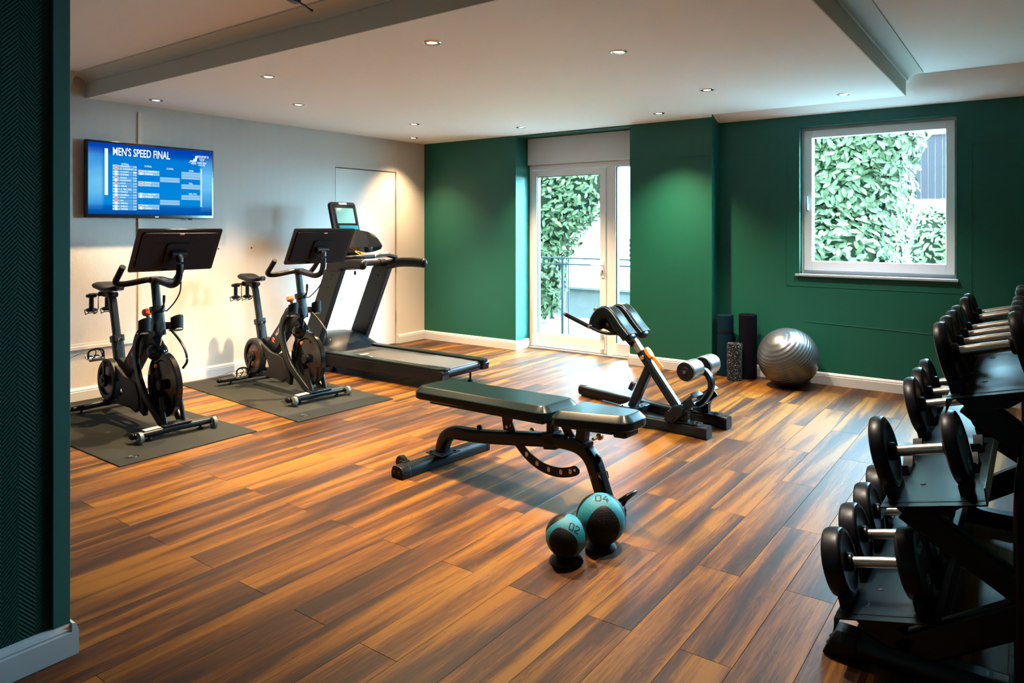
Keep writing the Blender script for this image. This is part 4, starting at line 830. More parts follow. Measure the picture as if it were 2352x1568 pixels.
text('lettering', 'PRECOR', .07, .018, 'white', fr, basis((1.1035, 0, .1745), (0, 1, 0), (-.32, 0, .95)), .02)
b.bm.free()
pt = B(); pt.prism(rrect(.075, .036, .006), lambda p, k: Vector((1.083 + p[0] * .3 * 0, -.032 - (0, .004)[k], .178)) + Vector((.3, 0, -.95)) * p[1] + Vector((.95, 0, .3)) * p[0] * .85); obj('side_plate', pt, 'gloss', fr)
text('lettering', 'PRECOR', .058, .016, 'white', fr, basis((1.083, -.0365, .178), (.95, 0, .3), (-.3, 0, .95)), .02)
b = B(); b.xy([(1.06, -.05), (1.19, -.05), (1.21, -.03), (1.21, .03), (1.19, .05), (1.06, .05)], .0, .045, .008); obj('front_foot', b, 'satin', t)
b = B(); b.tube(smooth([(1.17, -.05, .03), (1.20, -.05, .08), (1.25, -.045, .125), (1.262, 0, .135), (1.25, .045, .125), (1.20, .05, .08), (1.17, .05, .03)]), .010, 10); b.box((1.155, 0, .045), (.09, .05, .05), Matrix.Rotation(R(25), 3, 'Y'), .008); obj('carry_handle', b, 'black', t)
# hinge post and brackets
b = B(); b.box((.80, 0, .36), (.045, .05, .13), None, .006); b.box((.80, 0, .29), (.075, .074, .085), Matrix.Rotation(R(-9), 3, 'Y'), .006); b.tube([(.835, -.075, .42), (.835, .075, .42)], .014, 14); b.box((.845, 0, .405), (.06, .12, .02), None, .004); obj('hinge_post', b, 'black', t)
b = B(); b.box((.985, 0, .36), (.05, .055, .12), Matrix.Rotation(R(8), 3, 'Y'), .006); b.box((.975, 0, .305), (.10, .072, .045), Matrix.Rotation(R(12), 3, 'Y'), .008); obj('seat_post', b, 'black', t)
for x, z in ((.615, .285), (1.035, .335)):
    b = B(); b.disc((x, .035, z), (0, 1, 0), .008, .05, 12); b.lathe([(0, 0), (.010, .0), (.017, .008), (.017, .024), (.010, .032), (0, .033)], (x, .055, z), (0, 1, 0), 16); obj('pop_pin', b, 'orange', t)
# slotted arc under the back pad
def arc_plate(cx, cz, r, a0, a1, w, holes, par, name, y=.0, th=.008):
    b = B(); n = 28; outer = [(cx + (r + w / 2) * math.cos(R(a0 + (a1 - a0) * i / n)), cz + (r + w / 2) * math.sin(R(a0 + (a1 - a0) * i / n))) for i in range(n + 1)]
    cap1 = [(cx + r * math.cos(R(a1)) + w / 2 * math.cos(R(a1) + q), cz + r * math.sin(R(a1)) + w / 2 * math.sin(R(a1) + q)) for q in (PI * .25, PI * .5, PI * .75)] if a1 > a0 else []
    inner = [(cx + (r - w / 2) * math.cos(R(a1 + (a0 - a1) * i / n)), cz + (r - w / 2) * math.sin(R(a1 + (a0 - a1) * i / n))) for i in range(n + 1)]
    b.xz(outer + cap1 + inner, y - th / 2, y + th / 2, .001, 1); o = obj(name, b, 'black', par)
    for q in holes:
        h = B(); c = (cx + r * math.cos(R(q)), y, cz + r * math.sin(R(q))); h.lathe([(.0, -th * .62), (.0095, -th * .62), (.0095, th * .62), (0, th * .62)], c, (0, 1, 0), 14)
        h.lathe([(.0, -th * .62), (.0095, -th * .62), (.0095, th * .62), (0, th * .62)], (c[0], y, c[2] + .006), (0, 1, 0), 14); obj('adjustment_hole', h, 'alu', o)
    return o
arc_plate(.80, .445, .312, 200, 297, .048, (205, 222, 238, 252, 266, 280, 291), t, 'back_arc')
arc_plate(1.10, .50, .255, 205, 262, .05, (232,), t, 'seat_arc')
b = B(); b.disc((.945, 0, .172), (0, 1, 0), .008, .03, 10); obj('stop_bolt', b, 'alu', t)
def pad(name, outline, z0, z1, slope, par, x0, crown=.035):
    """outline in xy; lower straight wall then chamfered top edge"""
    b = B(); cx = sum(p[0] for p in outline) / len(outline); cy = sum(p[1] for p in outline) / len(outline); h = z1 - z0
    def ring(inset, z, k=1.):
        r = []
        for i, p in enumerate(outline):
            a = Vector(outline[i - 1]); q = Vector(outline[(i + 1) % len(outline)]); pv = Vector(p)
            n1 = (pv - a).normalized(); n2 = (q - pv).normalized(); nn = Vector((-(n1 + n2).y, (n1 + n2).x)).normalized()
            v = pv + nn * inset; r.append(b.bm.verts.new((v.x, v.y, z + (v.x - x0) * slope)))
        return r
    rs = [ring(.006, z0), ring(0, z0 + .006), ring(0, z0 + h * .55), ring(.003, z0 + h * .62), ring(.026, z1 - .004), ring(.033, z1)]
    for a, c in zip(rs, rs[1:]):
        for k in range(len(outline)): b.bm.faces.new((a[k], a[(k + 1) % len(a)], c[(k + 1) % len(a)], c[k]))
    b.bm.faces.new(list(reversed(rs[0]))); b.bm.faces.new(rs[-1]); bmesh.ops.recalc_face_normals(b.bm, faces=b.bm.faces)
    return obj(name, b, 'leather', par, sharp=28)
def round_poly(pts, rad, n=4):
    out = []
    for i, p in enumerate(pts):
        p = Vector(p); a = Vector(pts[i - 1]); c = Vector(pts[(i + 1) % len(pts)]); u = (a - p).normalized() * rad; v = (c - p).normalized() * rad
        for k in range(n + 1):
            s = k / n; out.append(((p + u) * (1 - s) ** 2 + p * 2 * s * (1 - s) + (p + v) * s * s)[:])
    return out
bp_ = pad('back_pad', round_poly([(-.09, -.15), (.865, -.15), (.865, .15), (-.09, .15)], .065, 6), .385, .455, .032, t, -.09)
b = B(); b.bar([(.02, 0, .374), (.82, 0, .4)], .22, .018, .004); obj('pad_board', b, 'black', bp_)
sp_ = pad('seat_pad', round_poly([(.885, -.152), (1.295, -.098), (1.295, .098), (.885, .152)], .060, 6), .405, .475, .07, t, .88)
b = B(); b.bar([(.93, 0, .398), (1.20, 0, .416)], .17, .018, .004); b.box((1.225, 0, .415), (.07, .12, .05), Matrix.Rotation(R(-4), 3, 'Y'), .01); obj('pad_board', b, 'black', sp_)
for x, s in ((.50, 1),): b = B(); b.xz([(.46, .375), (.53, .385), (.535, .34), (.51, .28), (.475, .28)], -.005, .005, .001, 1); o = obj('pad_bracket', b, 'black', t); b = B(); b.disc((.50, -.006, .30), (0, 1, 0), .009, .004, 14, .001); obj('adjustment_hole', b, 'alu', o)

# ================================================================ HYPEREXTENSION BENCH (x negative toward the pads)
t = thing('back_extension_bench', 'black angled back extension bench with two curved hip pads', 'exercise machine', (-1.68, 4.55, 0), R(-4.5))
for s in (-1, 1):
    pts = smooth([(0.0, s * .15, .045), (-.30, s * .155, .045), (-.48, s * .175, .045), (-.70, s * .215, .045), (-1.28, s * .31, .045)], 5)
    b = B(); b.bar(pts, .075, .075, .022); rl = obj('base_rail', b, 'black', t)
    b = B(); b.bar([(-.06, s * .15, .043), (.022, s * .15, .043)], .084, .084, .02); ec = obj('foot_cap', b, 'satin', rl)
    b = B(); b.bar([(-1.295, s * .3125, .046), (-1.25, s * .305, .046)], .08, .08, .03); b.bar([(-1.27, s * .31, .006), (-1.10, s * .28, .006)], .06, .012, .003); obj('foot_cap', b, 'satin', rl)
    b = B(); b.box((-.16, s * .15, .086), (.24, .085, .007), None, .002)
    for dx in (-.24, -.07): b.lathe([(0, 0), (.013, 0), (.013, .008), (.009, .012), (0, .013)], (dx, s * .15, .089), seg=6)
    obj('mounting_plate', b, 'black', rl); b = B()
    for dx in (-.245, -.065): b.disc((dx, s * .15 - .02, .094), (0, 0, 1), .009, .01, 6, .001)
    obj('bolt', b, 'chrome', rl)
    b = B(); b.box((-.16, s * .15, .12), (.085, .05, .07), None, .008); obj('riser', b, 'black', t)
b = B(); b.bar([(-.61, -.21, .05), (-.61, .21, .05)], .06, .05, .012, up=(0, 0, 1)); obj('cross_tube', b, 'black', t)
b = B(); b.box((-.635, 0, .078), (.15, .12, .007), None, .002); obj('mounting_plate', b, 'black', t)
b = B(); [b.disc((-.635 + dx, dy, .085), (0, 0, 1), .008, .009, 6, .001) for dx in (-.055, .055) for dy in (-.045, .045)]; obj('bolt', b, 'chrome', t)
b = B(); b.bar([(-.63, 0, .08), (-.495, 0, .37)], .06, .075, .02, up=(0, 1, 0)); st = obj('front_strut', b, 'black', t)
b = B(); b.prism(rrect(.03, .065, .013), lambda p, k: Vector((-.60 + .09, 0, .235)) * 0 + Vector((-.595 + p[1] * .42 - .025 * k - .03, p[0] - .0, .215 + p[1] * .9 + .01 * k))); obj('rubber_stop', b, 'rubber', st)
b = B(); b.bar([(-.255, 0, .10), (-.56, 0, .475)], .062, .07, .02, up=(0, 1, 0)); mt_ = obj('main_tube', b, 'black', t)
dv = Vector((-.305, 0, .375)).normalized(); a = Vector((-.255, 0, .10))
b = B(); b.bar([a + dv * .42, a + dv * .64], .046, .052, .012, up=(0, 1, 0)); it = obj('sliding_tube', b, 'alu', t, label='bare silver sliding tube')
b = B(); [b.disc(a + dv * q + Vector((.02, 0, .017)), (.78, 0, .63), .005, .003, 10, .0005) for q in (.50, .53, .56, .59)]; obj('pin_hole', b, 'cable', it)
for i, q in enumerate((.505, .525, .545)): text('scale_number', '321'[i], .010, .014, 'ink', it, basis(tuple(a + dv * q + Vector((0, -.0235, 0))), (.78, 0, .63), dv), .02)
b = B(); b.disc(a + dv * .44 + Vector((0, -.035, 0)), (0, 1, 0), .016, .012, 18); obj('clamp_bolt', b, 'chrome', mt_)
nrm = Vector((.78, 0, .63)); p = a + dv * .455 + nrm * .045
b = B(); b.prism([(-.03, -.018), (.01, -.03), (.05, -.02), (.05, .02), (.01, .03), (-.03, .018)], lambda q, k: p - dv * q[0] + Vector((0, q[1], 0)) + nrm * (-.014, .014)[k], .006); b.bar([p - dv * .04, p - dv * .08 + nrm * .012, p - dv * .15 + nrm * .022], .032, .014, .005, up=(0, 1, 0), scales=[1, .9, .8]); lv = obj('lever', b, 'orange', t, label='orange pull lever')
b = B(); b.disc(p + nrm * .016, nrm, .012, .008, 16); obj('lever_bolt', b, 'chrome', lv)
# pad carrier and curved pads
top = a + dv * .64
b = B(); b.xz([(-.70, .56), (-.62, .50), (-.60, .54), (-.655, .62), (-.74, .70), (-.80, .70), (-.83, .66), (-.82, .60)], -.035, .035, .006); cr_ = obj('pad_carrier', b, 'satin', t)
for s in (-1, 1):
    b = B(); b.xz([(-.835, .625), (-.80, .695), (-.76, .70), (-.70, .62), (-.72, .60)], s * .085 - .004, s * .085 + .004, .001, 1); br_ = obj('pad_bracket', b, 'satin', t)
    b = B(); b.disc((-.785, s * .085 - .007, .655), (0, 1, 0), .012, .01, 8, .001); obj('bolt', b, 'chrome', br_)
    ya, yb = s * .03, s * .155
    cl = smooth([(-.875, (ya + yb) / 2, .625), (-.865, (ya + yb) / 2, .68), (-.825, (ya + yb) / 2, .735), (-.770, (ya + yb) / 2, .752), (-.72, (ya + yb) / 2, .715), (-.66, (ya + yb) / 2, .645), (-.60, (ya + yb) / 2, .585)], 6)
    sc_ = [1] * len(cl); sc_[0] = .8; sc_[-1] = .82; b = B(); b.bar(cl, .080, .125, .026, up=(0, 1, 0), scales=None)
    # rounded tips
    b.ball(cl[0], .03, (1.25, 2.0, .8), 18, 10); b.ball(cl[-1], .031, (1.1, 1.95, 1.1), 18, 10)
    pd = obj('hip_pad', b, 'leather', t, sharp=50)
    for e in (-1, 1):
        b = B(); pp = []
        for i, c in enumerate(cl):
            tt = (cl[min(i + 1, len(cl) - 1)] - cl[max(i - 1, 0)]).normalized(); nn = Vector((-tt.z, 0, tt.x)); nn = nn if nn.z > 0 or nn.x > 0 else -nn
            up_n = Vector((tt.z, 0, -tt.x)) if (Vector((tt.z, 0, -tt.x)).z > 0) else Vector((-tt.z, 0, tt.x))
            if i < 4: up_n = Vector((-abs(tt.z), 0, abs(tt.x)))
            pp.append(c + up_n * .030 + Vector((0, e * .0605, 0)))
        b.tube(pp[3:], .0022, 6); obj('piping', b, 'piping', pd)
    b = B(); hp_ = smooth([(-.70, s * .10, .60), (-.73, s * .165, .605), (-.79, s * .185, .615), (-.87, s * .19, .642), (-1.085, s * .195, .716)], 6); b.tube(hp_, .0115, 12); ha = obj('handle', b, 'black', t)
    b = B(); b.tube([(-.875, s * .19, .643), (-1.075, s * .195, .712)], .0165, 14); obj('grip', b, 'rubber', ha)
    b = B(); b.tube([(-.862, s * .19, .639), (-.876, s * .19, .6435)], .019, 14); b.tube([(-1.074, s * .195, .712), (-1.090, s * .195, .7175)], .0165, 14); obj('collar', b, 'chrome', ha)
# foot assembly
b = B(); b.tube([(-.15, -.20, .165), (-.15, .20, .165)], .029, 20); pv_ = obj('pivot_tube', b, 'black', t)
for s in (-1, 1):
    b = B(); b.xz([(-.255, .075), (-.20, .075), (-.13, .14), (-.125, .18), (-.16, .20), (-.20, .19), (-.265, .12)], s * .195 - .025, s * .195 + .025, .012); b.tube([(-.225, s * .17, .12), (-.225, s * .225, .12)], .034, 18); sd_ = obj('side_cover', b, 'satin', t)
    b = B(); pl0 = Vector((-.165, 0, .195)); d_ = Vector((.085, 0, .075)); b.prism([(0, -.055), (1, -.055), (1, .055), (0, .055)], lambda q, k, s=s: pl0 + d_ * q[0] + Vector((0, q[1] + s * .115, 0)) + Vector((-.06, 0, .08)).normalized() * (0, .007)[k]); b.box((-.11, s * .17, .205), (.075, .012, .05), Matrix.Rotation(R(-40), 3, 'Y'), .003); fp = obj('foot_plate', b, 'black', t)
    b = B(); b.prism([(0, -.06), (1, -.06), (1, .06), (0, .06)], lambda q, k, s=s: Vector((-.085, s * .115 + q[1], .268)) + Vector((.03, 0, -.018)) * (q[0] - .3) + Vector((0, 0, (0, .005)[k]))); obj('foot_plate_lip', b, 'black', fp)
    b = B(); [b.disc((-.12 + dx, s * .10 - .055, .20 - dx * .7), (0, 1, 0), .007, .02, 8, .001) for dx in (0, .03)]; obj('bolt', b, 'chrome', fp)
b = B(); b.bar(smooth([(-.14, 0, .165), (-.09, 0, .20), (-.045, 0, .265), (-.035, 0, .33), (-.065, 0, .39), (-.115, 0, .425)], 6), .035, .055, .012, up=(0, 1, 0)); obj('curved_arm', b, 'black', t)
b = B(); b.tube([(-.12, -.215, .42), (-.12, .215, .42)], .012, 12); obj('roller_axle', b, 'chrome', t)
for s in (-1, 1):
    ya = s * .045 if s > 0 else -.20; b = B(); b.lathe([(0, 0), (.018, 0), (.05, .001), (.062, .006), (.066, .014), (.066, .141), (.062, .149), (.05, .154), (.018, .155), (0, .155)], (-.12, ya, .42), (0, 1, 0), 36); ro = obj('foam_roller', b, 'steelgrey', t)
    for yy in (ya - .0006, ya + .1556): b = B(); b.disc((-.12, yy, .42), (0, 1, 0), .060, .004, 30, .001); b.disc((-.12, yy, .42), (0, 1, 0), .03, .006, 20, .001); obj('roller_end', b, 'rubber', ro)

# ================================================================ MEDICINE BALLS ON RINGS
def med_ball(name, label, c, r, patches, txt, tdir, trot, ringr):
    c = Vector(c); n = (Vector((0, 0, 1.35)) - c).normalized(); rt = Vector((0, 0, 1)).cross(n).normalized(); u = n.cross(rt)
    D = lambda v: (rt * v[0] + u * v[1] + n * v[2]).normalized()
    t = thing('medicine_ball', label, 'ball', c, 0); b = B(); b.ball((0, 0, 0), r, (1, 1, 1), 48, 28); sh = obj('shell', b, 'teal', t)
    for v, a_, b_, rot in patches:
        f = D(v); x = u.cross(f).normalized(); y = f.cross(x); x, y = x * math.cos(R(rot)) + y * math.sin(R(rot)), y * math.cos(R(rot)) - x * math.sin(R(rot))
        b = B(); g = {}; nr, na = 14, 48
        for i in range(nr + 1):
            for k in range(na):
                q = 2 * PI * k / na; s = min(1, i / (nr - 1)); ex = a_ * math.cos(q); ey = b_ * math.sin(q); ex *= 1 - .22 * abs(math.sin(q)) ** 3
                an = R(math.hypot(ex, ey)) * s; dr = (x * ex + y * ey).normalized(); rr = r * (1.012 if i < nr - 1 else (1.008 if i == nr - 1 else .995)) * (1.006 if False else 1)
                if i == nr: an *= 1.012
                g[i, k] = b.bm.verts.new((f * math.cos(an) + dr * math.sin(an)) * rr) if i else None
        c0 = b.bm.verts.new(f * r * 1.012)
        for k in range(na):
            k2 = (k + 1) % na; b.bm.faces.new((c0, g[1, k], g[1, k2]))
            for i in range(1, nr): b.bm.faces.new((g[i, k], g[i + 1, k], g[i + 1, k2], g[i, k2]))
        bmesh.ops.recalc_face_normals(b.bm, faces=b.bm.faces); pa = obj('grip_panel', b, 'ballblack', t, sharp=80)
        if v[2] > .3:
            db = B(); m = 17
            for i in range(-m, m + 1):
                for j in range(-m, m + 1):
                    e1, e2 = i * a_ / m * .92, j * b_ / m * .92
                    if (e1 / a_) ** 2 + (e2 / b_) ** 2 > .72: continue
                    an = R(math.hypot(e1, e2)); dr = (x * e1 + y * e2).normalized() if an > 0 else x; p_ = (f * math.cos(an) + dr * math.sin(an)); db.lathe([(.0022, 0), (.0012, .0009), (0, .0011)], p_ * r * 1.0115, p_, 5)
            obj('grip_dimples', db, 'ballblack', pa, kind='stuff')
    f = D(tdir); x = u.cross(f).normalized(); y = f.cross(x); x, y = x * math.cos(R(trot)) + y * math.sin(R(trot)), y * math.cos(R(trot)) - x * math.sin(R(trot))
    ST = {'0': [[(.1, 0), (.5, 0), (.6, .12), (.6, .88), (.5, 1), (.1, 1), (0, .88), (0, .12), (.1, 0)]], '4': [[(.34, 1), (0, .32), (.62, .32)], [(.46, 0), (.46, .56)]], '2': [[(0, .84), (.1, 1), (.5, 1), (.6, .88), (.6, .66), (0, .14), (0, 0), (.6, 0)]]}
    for ci, ch in enumerate(txt):
        b = B(); hgt = r * .34
        for line in ST[ch]:
            for (ax, ay), (bx, by) in zip(line, line[1:]):
                L_ = math.hypot(bx - ax, by - ay); ux, uy = (bx - ax) / L_, (by - ay) / L_; wd = .085; m_ = 5; prev = None
                for k in range(m_ + 1):
                    q = -wd * .7 + (L_ + wd * 1.4) * k / m_; row = []
                    for sd in (-wd, wd):
                        px_, py_ = (ax + ux * q - uy * sd + ci * .92 - .76) * hgt, (ay + uy * q + ux * sd - .5) * hgt
                        row.append(b.bm.verts.new((f + x * (px_ / r) + y * (py_ / r)).normalized() * r * 1.004))
                    if prev: b.bm.faces.new((prev[0], row[0], row[1], prev[1]))
                    prev = row
        obj('number', b, 'ink', t)
    s = thing('ball_stand', 'flat black ring stand under the ' + ('bigger teal ball, behind' if txt == '04' else 'smaller teal ball, in front'), 'stand', (c.x, c.y, 0)); b = B()
    zc = .029; ri = math.sqrt(max(r * r - (c.z - zc) ** 2, .0004)); b.lathe([(ringr * .55, .001), (ringr, .001), (ringr + .004, .006), (ringr, .014), (ri + .003, zc), (ri + .0015, zc - .004), (ringr * .5, .012)], seg=40); b.bm.verts.ensure_lookup_table(); obj('ring', b, 'rubber', s)
med_ball('medicine_ball', 'teal and black medicine ball marked 04, the bigger one behind', (-1.474, 2.64, .122), .104, [((.12, -.50, .84), 42, 60, 0), ((-.86, .42, -.42), 44, 60, -28), ((.86, .42, -.50), 44, 60, 28)], '04', (.05, .76, .62), -4, .062)
med_ball('medicine_ball', 'teal and black medicine ball marked 02, the smaller one in front', (-1.524, 2.444, .106), .0832, [((-.19, -.52, .84), 45, 52, 12), ((-.62, .74, -.12), 42, 52, -50), ((.93, .12, -.32), 40, 56, 30)], '02', (.40, .34, .84), -27, .066)

# ================================================================ CORNER ITEMS
gb = B(); gb.ball((0, 0, 0), .25, (1, 1, .985), 64, 40)
m, tn, bs = new_mat('pearl_vinyl'); bs.inputs['Base Color'].default_value = (.13, .14, .15, 1); bs.inputs['Metallic'].default_value = .75; bs.inputs['Roughness'].default_value = .30
tc = tn.nodes.new('ShaderNodeTexCoord'); wv = tn.nodes.new('ShaderNodeTexWave'); wv.bands_direction = 'Z'; wv.inputs['Scale'].default_value = 14; wv.wave_profile = 'TRI'
tn.links.new(tc.outputs['Object'], wv.inputs[0]); bp = tn.nodes.new('ShaderNodeBump'); bp.inputs['Strength'].default_value = .5; bp.inputs['Distance'].default_value = .004
tn.links.new(wv.outputs['Fac'], bp.inputs['Height']); tn.links.new(bp.outputs[0], bs.inputs['Normal'])
g = tag(obj('exercise_ball', gb, m), 'large silver grey exercise ball against the green wall under the window', 'exercise ball'); g.location = (-1.69, 6.275, .247); g.rotation_euler = (R(38), R(-20), 0)
def roll(label, x, y, r, h, m, strap=None):
    t = thing('foam_roller', label, 'foam roller', (x, y, 0)); b = B(); b.lathe([(0, .001), (r - .004, .001), (r, .005), (r, h - .005), (r - .004, h), (r * .86, h), (r * .84, h - .004), (r * .3, h - .004), (r * .28, h - .01), (0, h - .01)], seg=36); o = obj('roll', b, m, t)
    if strap: b = B(); b.lathe([(r - .002, strap - .012), (r + .002, strap - .012), (r + .002, strap + .012), (r - .002, strap + .012)], seg=36); obj('strap', b, 'rubber', o, label='dark strap')
roll('tall dark teal roll with a black strap beside the column', -2.285, 6.415, .074, .555, 'roll_teal', .405)
roll('tall plain black roll, rightmost of the corner rolls', -2.075, 6.41, .078, .572, 'roll_black')
roll('short black roll with white speckles in front of the tall ones', -2.145, 6.262, .066, .325, 'roll_speck')

# ================================================================ DUMBBELL RACK
TILT = R(14); cT, sT = math.cos(TILT), math.sin(TILT)
rack = thing('dumbbell_rack', 'black three tier dumbbell rack along the right side of the room', 'rack', (-.1, 3.15, 0))
YR0, YR1 = 2.34, 3.96
tiers = [(-.400, .300, .112, .118), (-.280, .672, .105, .122), (-.115, 1.000, .100, .108)]   # handle centre x,z ; half width ; drop to shelf
def sh(ti, s, n):  # along tilt s, normal n from shelf surface under the handle centre
    x, z, hw, dr = tiers[ti]; return Vector((x + dr * sT + s * cT - n * sT, 0, z - dr * cT + s * sT + n * cT))
for ti in range(3):
    x, z, hw, dr = tiers[ti]; w2 = hw + .015; w3 = hw + .045
    prof = [(-w2 - .012, -.040), (-w2 - .009, -.040), (-w2, .0), (w3, .0), (w3 + .005, .045), (w3 + .008, .045), (w3 + .003, -.004), (-w2 + .002, -.004)]
    b = B(); b.prism([tuple(sh(ti, *p).xz) for p in prof], lambda p, k: Vector((p[0], (YR0, YR1)[k], p[1]))); sf = obj('shelf', b, 'black', rack, world=True, sharp=20)
    b = B(); b.prism([tuple(sh(ti, *p).xz) for p in [(-w2, .0005), (w3, .0005), (w3, .0012), (-w2, .0012)]], lambda p, k: Vector((p[0], (YR0 + .035, YR0 + .05)[k], p[1]))); obj('shelf_fold', b, 'satin', sf, world=True)
    b = B()
    for yy in (YR0 + .22, YR0 + .7, YR0 + 1.2): c = sh(ti, -.03, .001); b.disc((c.x, yy, c.z), (-sT, 0, cT), .008, .003, 12, .001)
    obj('shelf_screw', b, 'cable', sf, world=True)
for nm, yf in (('near', 2.44), ('far', 3.86)):
    b = B(); b.prism([(-.035, .012), (.035, .012), (.045, .03), (.045, .058), (.028, .078), (-.028, .078), (-.045, .058), (-.045, .03)], lambda p, k: Vector(((-.47, .42)[k], yf + p[0], p[1])), .004); ft = obj('foot_bar', b, 'black', rack, world=True)
    b = B(); b.prism([(-.04, .004), (.04, .004), (.05, .03), (.05, .060), (.030, .083), (-.030, .083), (-.05, .060), (-.05, .03)], lambda p, k: Vector(((-.545, -.44)[k] + (p[1] * .45 if k == 0 else 0), yf + p[0], p[1])), .006); cp_ = obj('foot_cap', b, 'satin', ft, world=True)
    b = B(); [b.disc((-.5305, yf + dy, .035), (1, 0, -.45), .006, .004, 10, .001) for dy in (-.02, .02)]; obj('plug', b, 'cable', cp_, world=True)
    if nm == 'near':
        b = B(); b.prism(rrect(.20, .045, .004), lambda p, k: Vector((-.15 + p[0], yf + p[1], .0785 + (0, .0006)[k]))); obj('safety_label', b, mat('teal_label', (.02, .09, .11), .4), ft, world=True, label='long teal safety label')
        b = B(); b.prism(rrect(.035, .035, .004), lambda p, k: Vector((-.075 + p[0], yf + p[1], .0792 + (0, .0006)[k]))); b.span((-.11, yf - .014, .0792), (-.102, yf + .014, .0797)); obj('white_label', b, 'shutter', ft, world=True)
    b = B(); b.bar(smooth([(-.0, yf, .07), (-.0, yf, .30), (.0, yf, .62), (.03, yf, .80), (.09, yf, .95), (.14, yf, 1.04)], 5), .09, .06, .016, up=(0, 1, 0)); obj('post', b, 'black', rack, world=True)
    b = B(); b.bar([(-.32, yf, .07), (-.02, yf, .27)], .095, .05, .012, up=(0, 1, 0)); obj('lower_brace', b, 'black', rack, world=True)
    for ti, e in ((0, (-.30, .09)), (1, (-.015, .33)), (2, (.02, .72))):
        a0 = sh(ti, -.07, -.03); b = B(); b.bar([(a0.x, yf, a0.z), (e[0], yf, e[1])], .08, .05, .012, up=(0, 1, 0)); pl_ = [tuple(sh(ti, *p).xz) for p in [(-.10, -.004), (.10, -.004), (.10, -.02), (.02, -.055), (-.07, -.055), (-.10, -.02)]]; b.prism(pl_, lambda p, k: Vector((p[0], yf + (-.028, .028)[k], p[1])), .003); obj('shelf_arm', b, 'black', rack, world=True)
b = B(); b.bar([(.0, 2.44, .25), (.0, 3.86, .25)], .06, .05, .012); b.bar([(.03, 2.44, .80), (.03, 3.86, .80)], .05, .04, .012); obj('cross_beam', b, 'black', rack, world=True)
b = B(); b.prism([(-.25, .095), (.36, .10), (.36, .105), (-.25, .10)], lambda p, k: Vector((p[0], (2.50, 3.82)[k], p[1]))) if 0 else b.span((.30, 2.40, .012), (.36, 3.90, .07), .01); obj('rear_beam', b, 'black', rack, world=True)
# cradles, one per dumbbell place and side
RAD = [.104, .109, .0935]; HL = [.128, .126, .124]; TH = [.056, .040, .034]
places = [[2.475, 2.73, 2.98, 3.23, 3.49, 3.75], [2.49, 2.735, 2.98, 3.225, 3.468, 3.71], [2.475, 2.665, 2.855, 3.045, 3.235, 3.43, 3.62, 3.80]]
cm = {}
for ti in range(3):
    x, z, hw, dr = tiers[ti]; r = RAD[ti]; off = HL[ti] / 2 + .018 + TH[ti] / 2; cw = .03
    b = B(); n = 14; span_ = .062; outl = [(-span_ - .006, -dr + .001), (span_ + .006, -dr + .001), (span_ + .006, -dr + .04)]
    hh = -math.sqrt(r * r - span_ ** 2) - .001
    outl[-1] = (span_ + .006, hh); arc = [((r + .001) * math.sin(q), -(r + .001) * math.cos(q)) for q in [math.asin(span_ / r) * (1 - 2 * i / n) for i in range(n + 1)]]
    outl = outl + arc + [(-span_ - .006, hh)]
    outl = [(p[0], max(p[1], -dr + .004)) if 3 <= i < len(outl) - 1 else p for i, p in enumerate(outl)]
    b.yz(outl, -cw / 2, cw / 2, 0); me = fin(b.bm, 'cradle', 30); me.materials.append(M['grey_plastic']); cm[ti] = me
    for y in places[ti]:
        for s in (-1, 1):
            o = bpy.data.objects.new('cradle', me); COL.objects.link(o); o.parent = rack
            o.matrix_local = wm(rack).inverted() @ Matrix.Translation((x, y, z)) @ Matrix.Rotation(-TILT, 4, 'Y') @ Matrix.Translation((s * (off - .004), 0, 0))
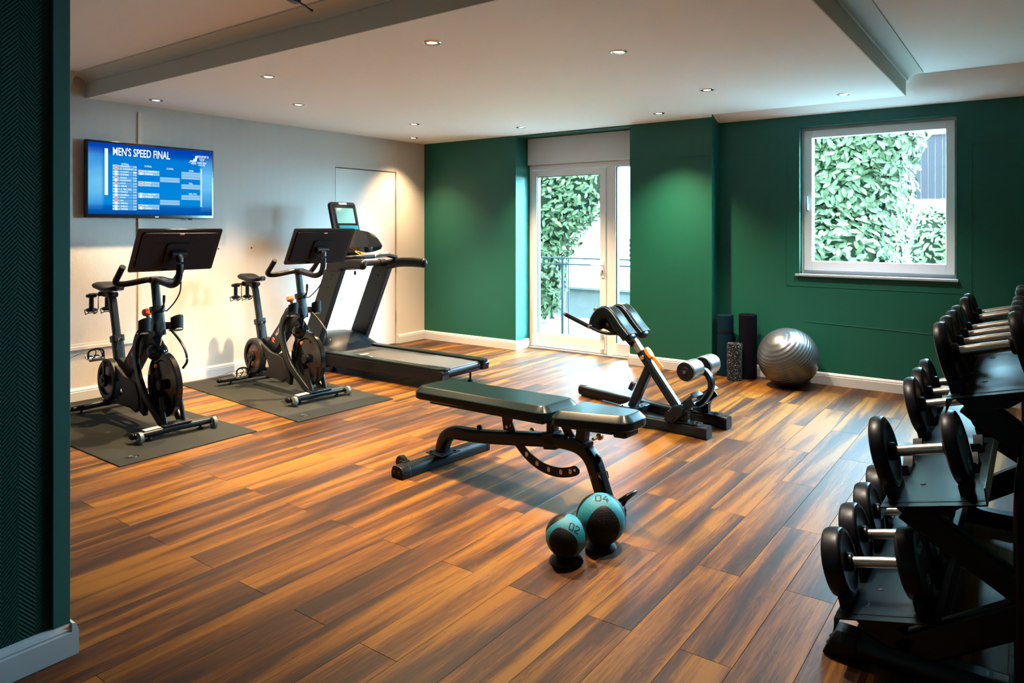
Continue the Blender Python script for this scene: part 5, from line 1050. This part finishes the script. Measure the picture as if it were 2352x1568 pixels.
def make_dumbbell(ti, num, label, y, grp):
    r, hl, th = RAD[ti], HL[ti], TH[ti]; x, z, _, _ = tiers[ti]
    t = thing('dumbbell', label, 'dumbbell', (x, y, z), (0, -TILT, 0), grp)
    b = B(); b.lathe([(0, -hl / 2 - .01), (.0155, -hl / 2 - .01), (.0165, -.02), (.0165, .02), (.0155, hl / 2 + .01), (0, hl / 2 + .01)], (0, 0, 0), (1, 0, 0), 24); obj('handle', b, 'steel', t)
    for s in (-1, 1):
        x0 = hl / 2; q = [(0, x0), (.020, x0), (.026, x0 + .003), (.028, x0 + .018), (r * .72, x0 + .019), (r * .80, x0 + .014), (r - .014, x0 + .014), (r - .004, x0 + .019), (r, x0 + .028), (r, x0 + th + .004), (r - .004, x0 + th + .014), (r - .014, x0 + th + .018), (r * .80, x0 + th + .018), (r * .76, x0 + th + .014), (0, x0 + th + .014)]
        b = B(); b.lathe([(a_, s * b_) for a_, b_ in q], (0, 0, 0), (1, 0, 0), 44); hd_ = obj('head', b, 'rubber', t)
        xf = s * (x0 + th + .0150)
        yd = (0, s, 0)
        text('maker_name', 'PRECOR', r * .80, r * .21, 'white', hd_, basis((xf, 0, r * .44), yd, (0, 0, 1)), .01, .0006)
        text('weight_number', num, r * .20 * len(num), r * .30, 'white', hd_, basis((xf, 0, -r * .46), yd, (0, 0, 1)), .02, .0006)
    return t
G = ['dumbbells on the bottom tier', 'dumbbells on the middle tier', 'dumbbells on the top tier']
lay = [(0, 0, '18', 'thick black dumbbell marked 18, nearest on the bottom tier'), (0, 1, '18', 'black dumbbell second from the near end of the bottom tier'), (0, 2, '16', 'black dumbbell third from the near end of the bottom tier'), (0, 3, '16', 'black dumbbell fourth on the bottom tier, mostly behind the middle shelf'),
       (1, 0, '12', 'wide thin black dumbbell marked 12, alone at the near end of the middle tier'), (1, 3, '12', 'middle tier dumbbell just beyond the empty cradles'), (1, 4, '10', 'second dumbbell of the middle tier group beyond the empty cradles'), (1, 5, '10', 'farthest dumbbell on the middle tier'),
       (2, 0, '8', 'black dumbbell nearest on the top tier with bright steel handle'), (2, 1, '8', 'second dumbbell from the near end of the top tier'), (2, 2, '6', 'third dumbbell from the near end of the top tier'), (2, 3, '6', 'fourth dumbbell from the near end of the top tier'),
       (2, 5, '4', 'first dumbbell beyond the gap on the top tier'), (2, 6, '4', 'farthest dumbbell on the top tier, beyond the gap')]
for ti, k, num, lab in lay: make_dumbbell(ti, num, lab, places[ti][k], G[ti])
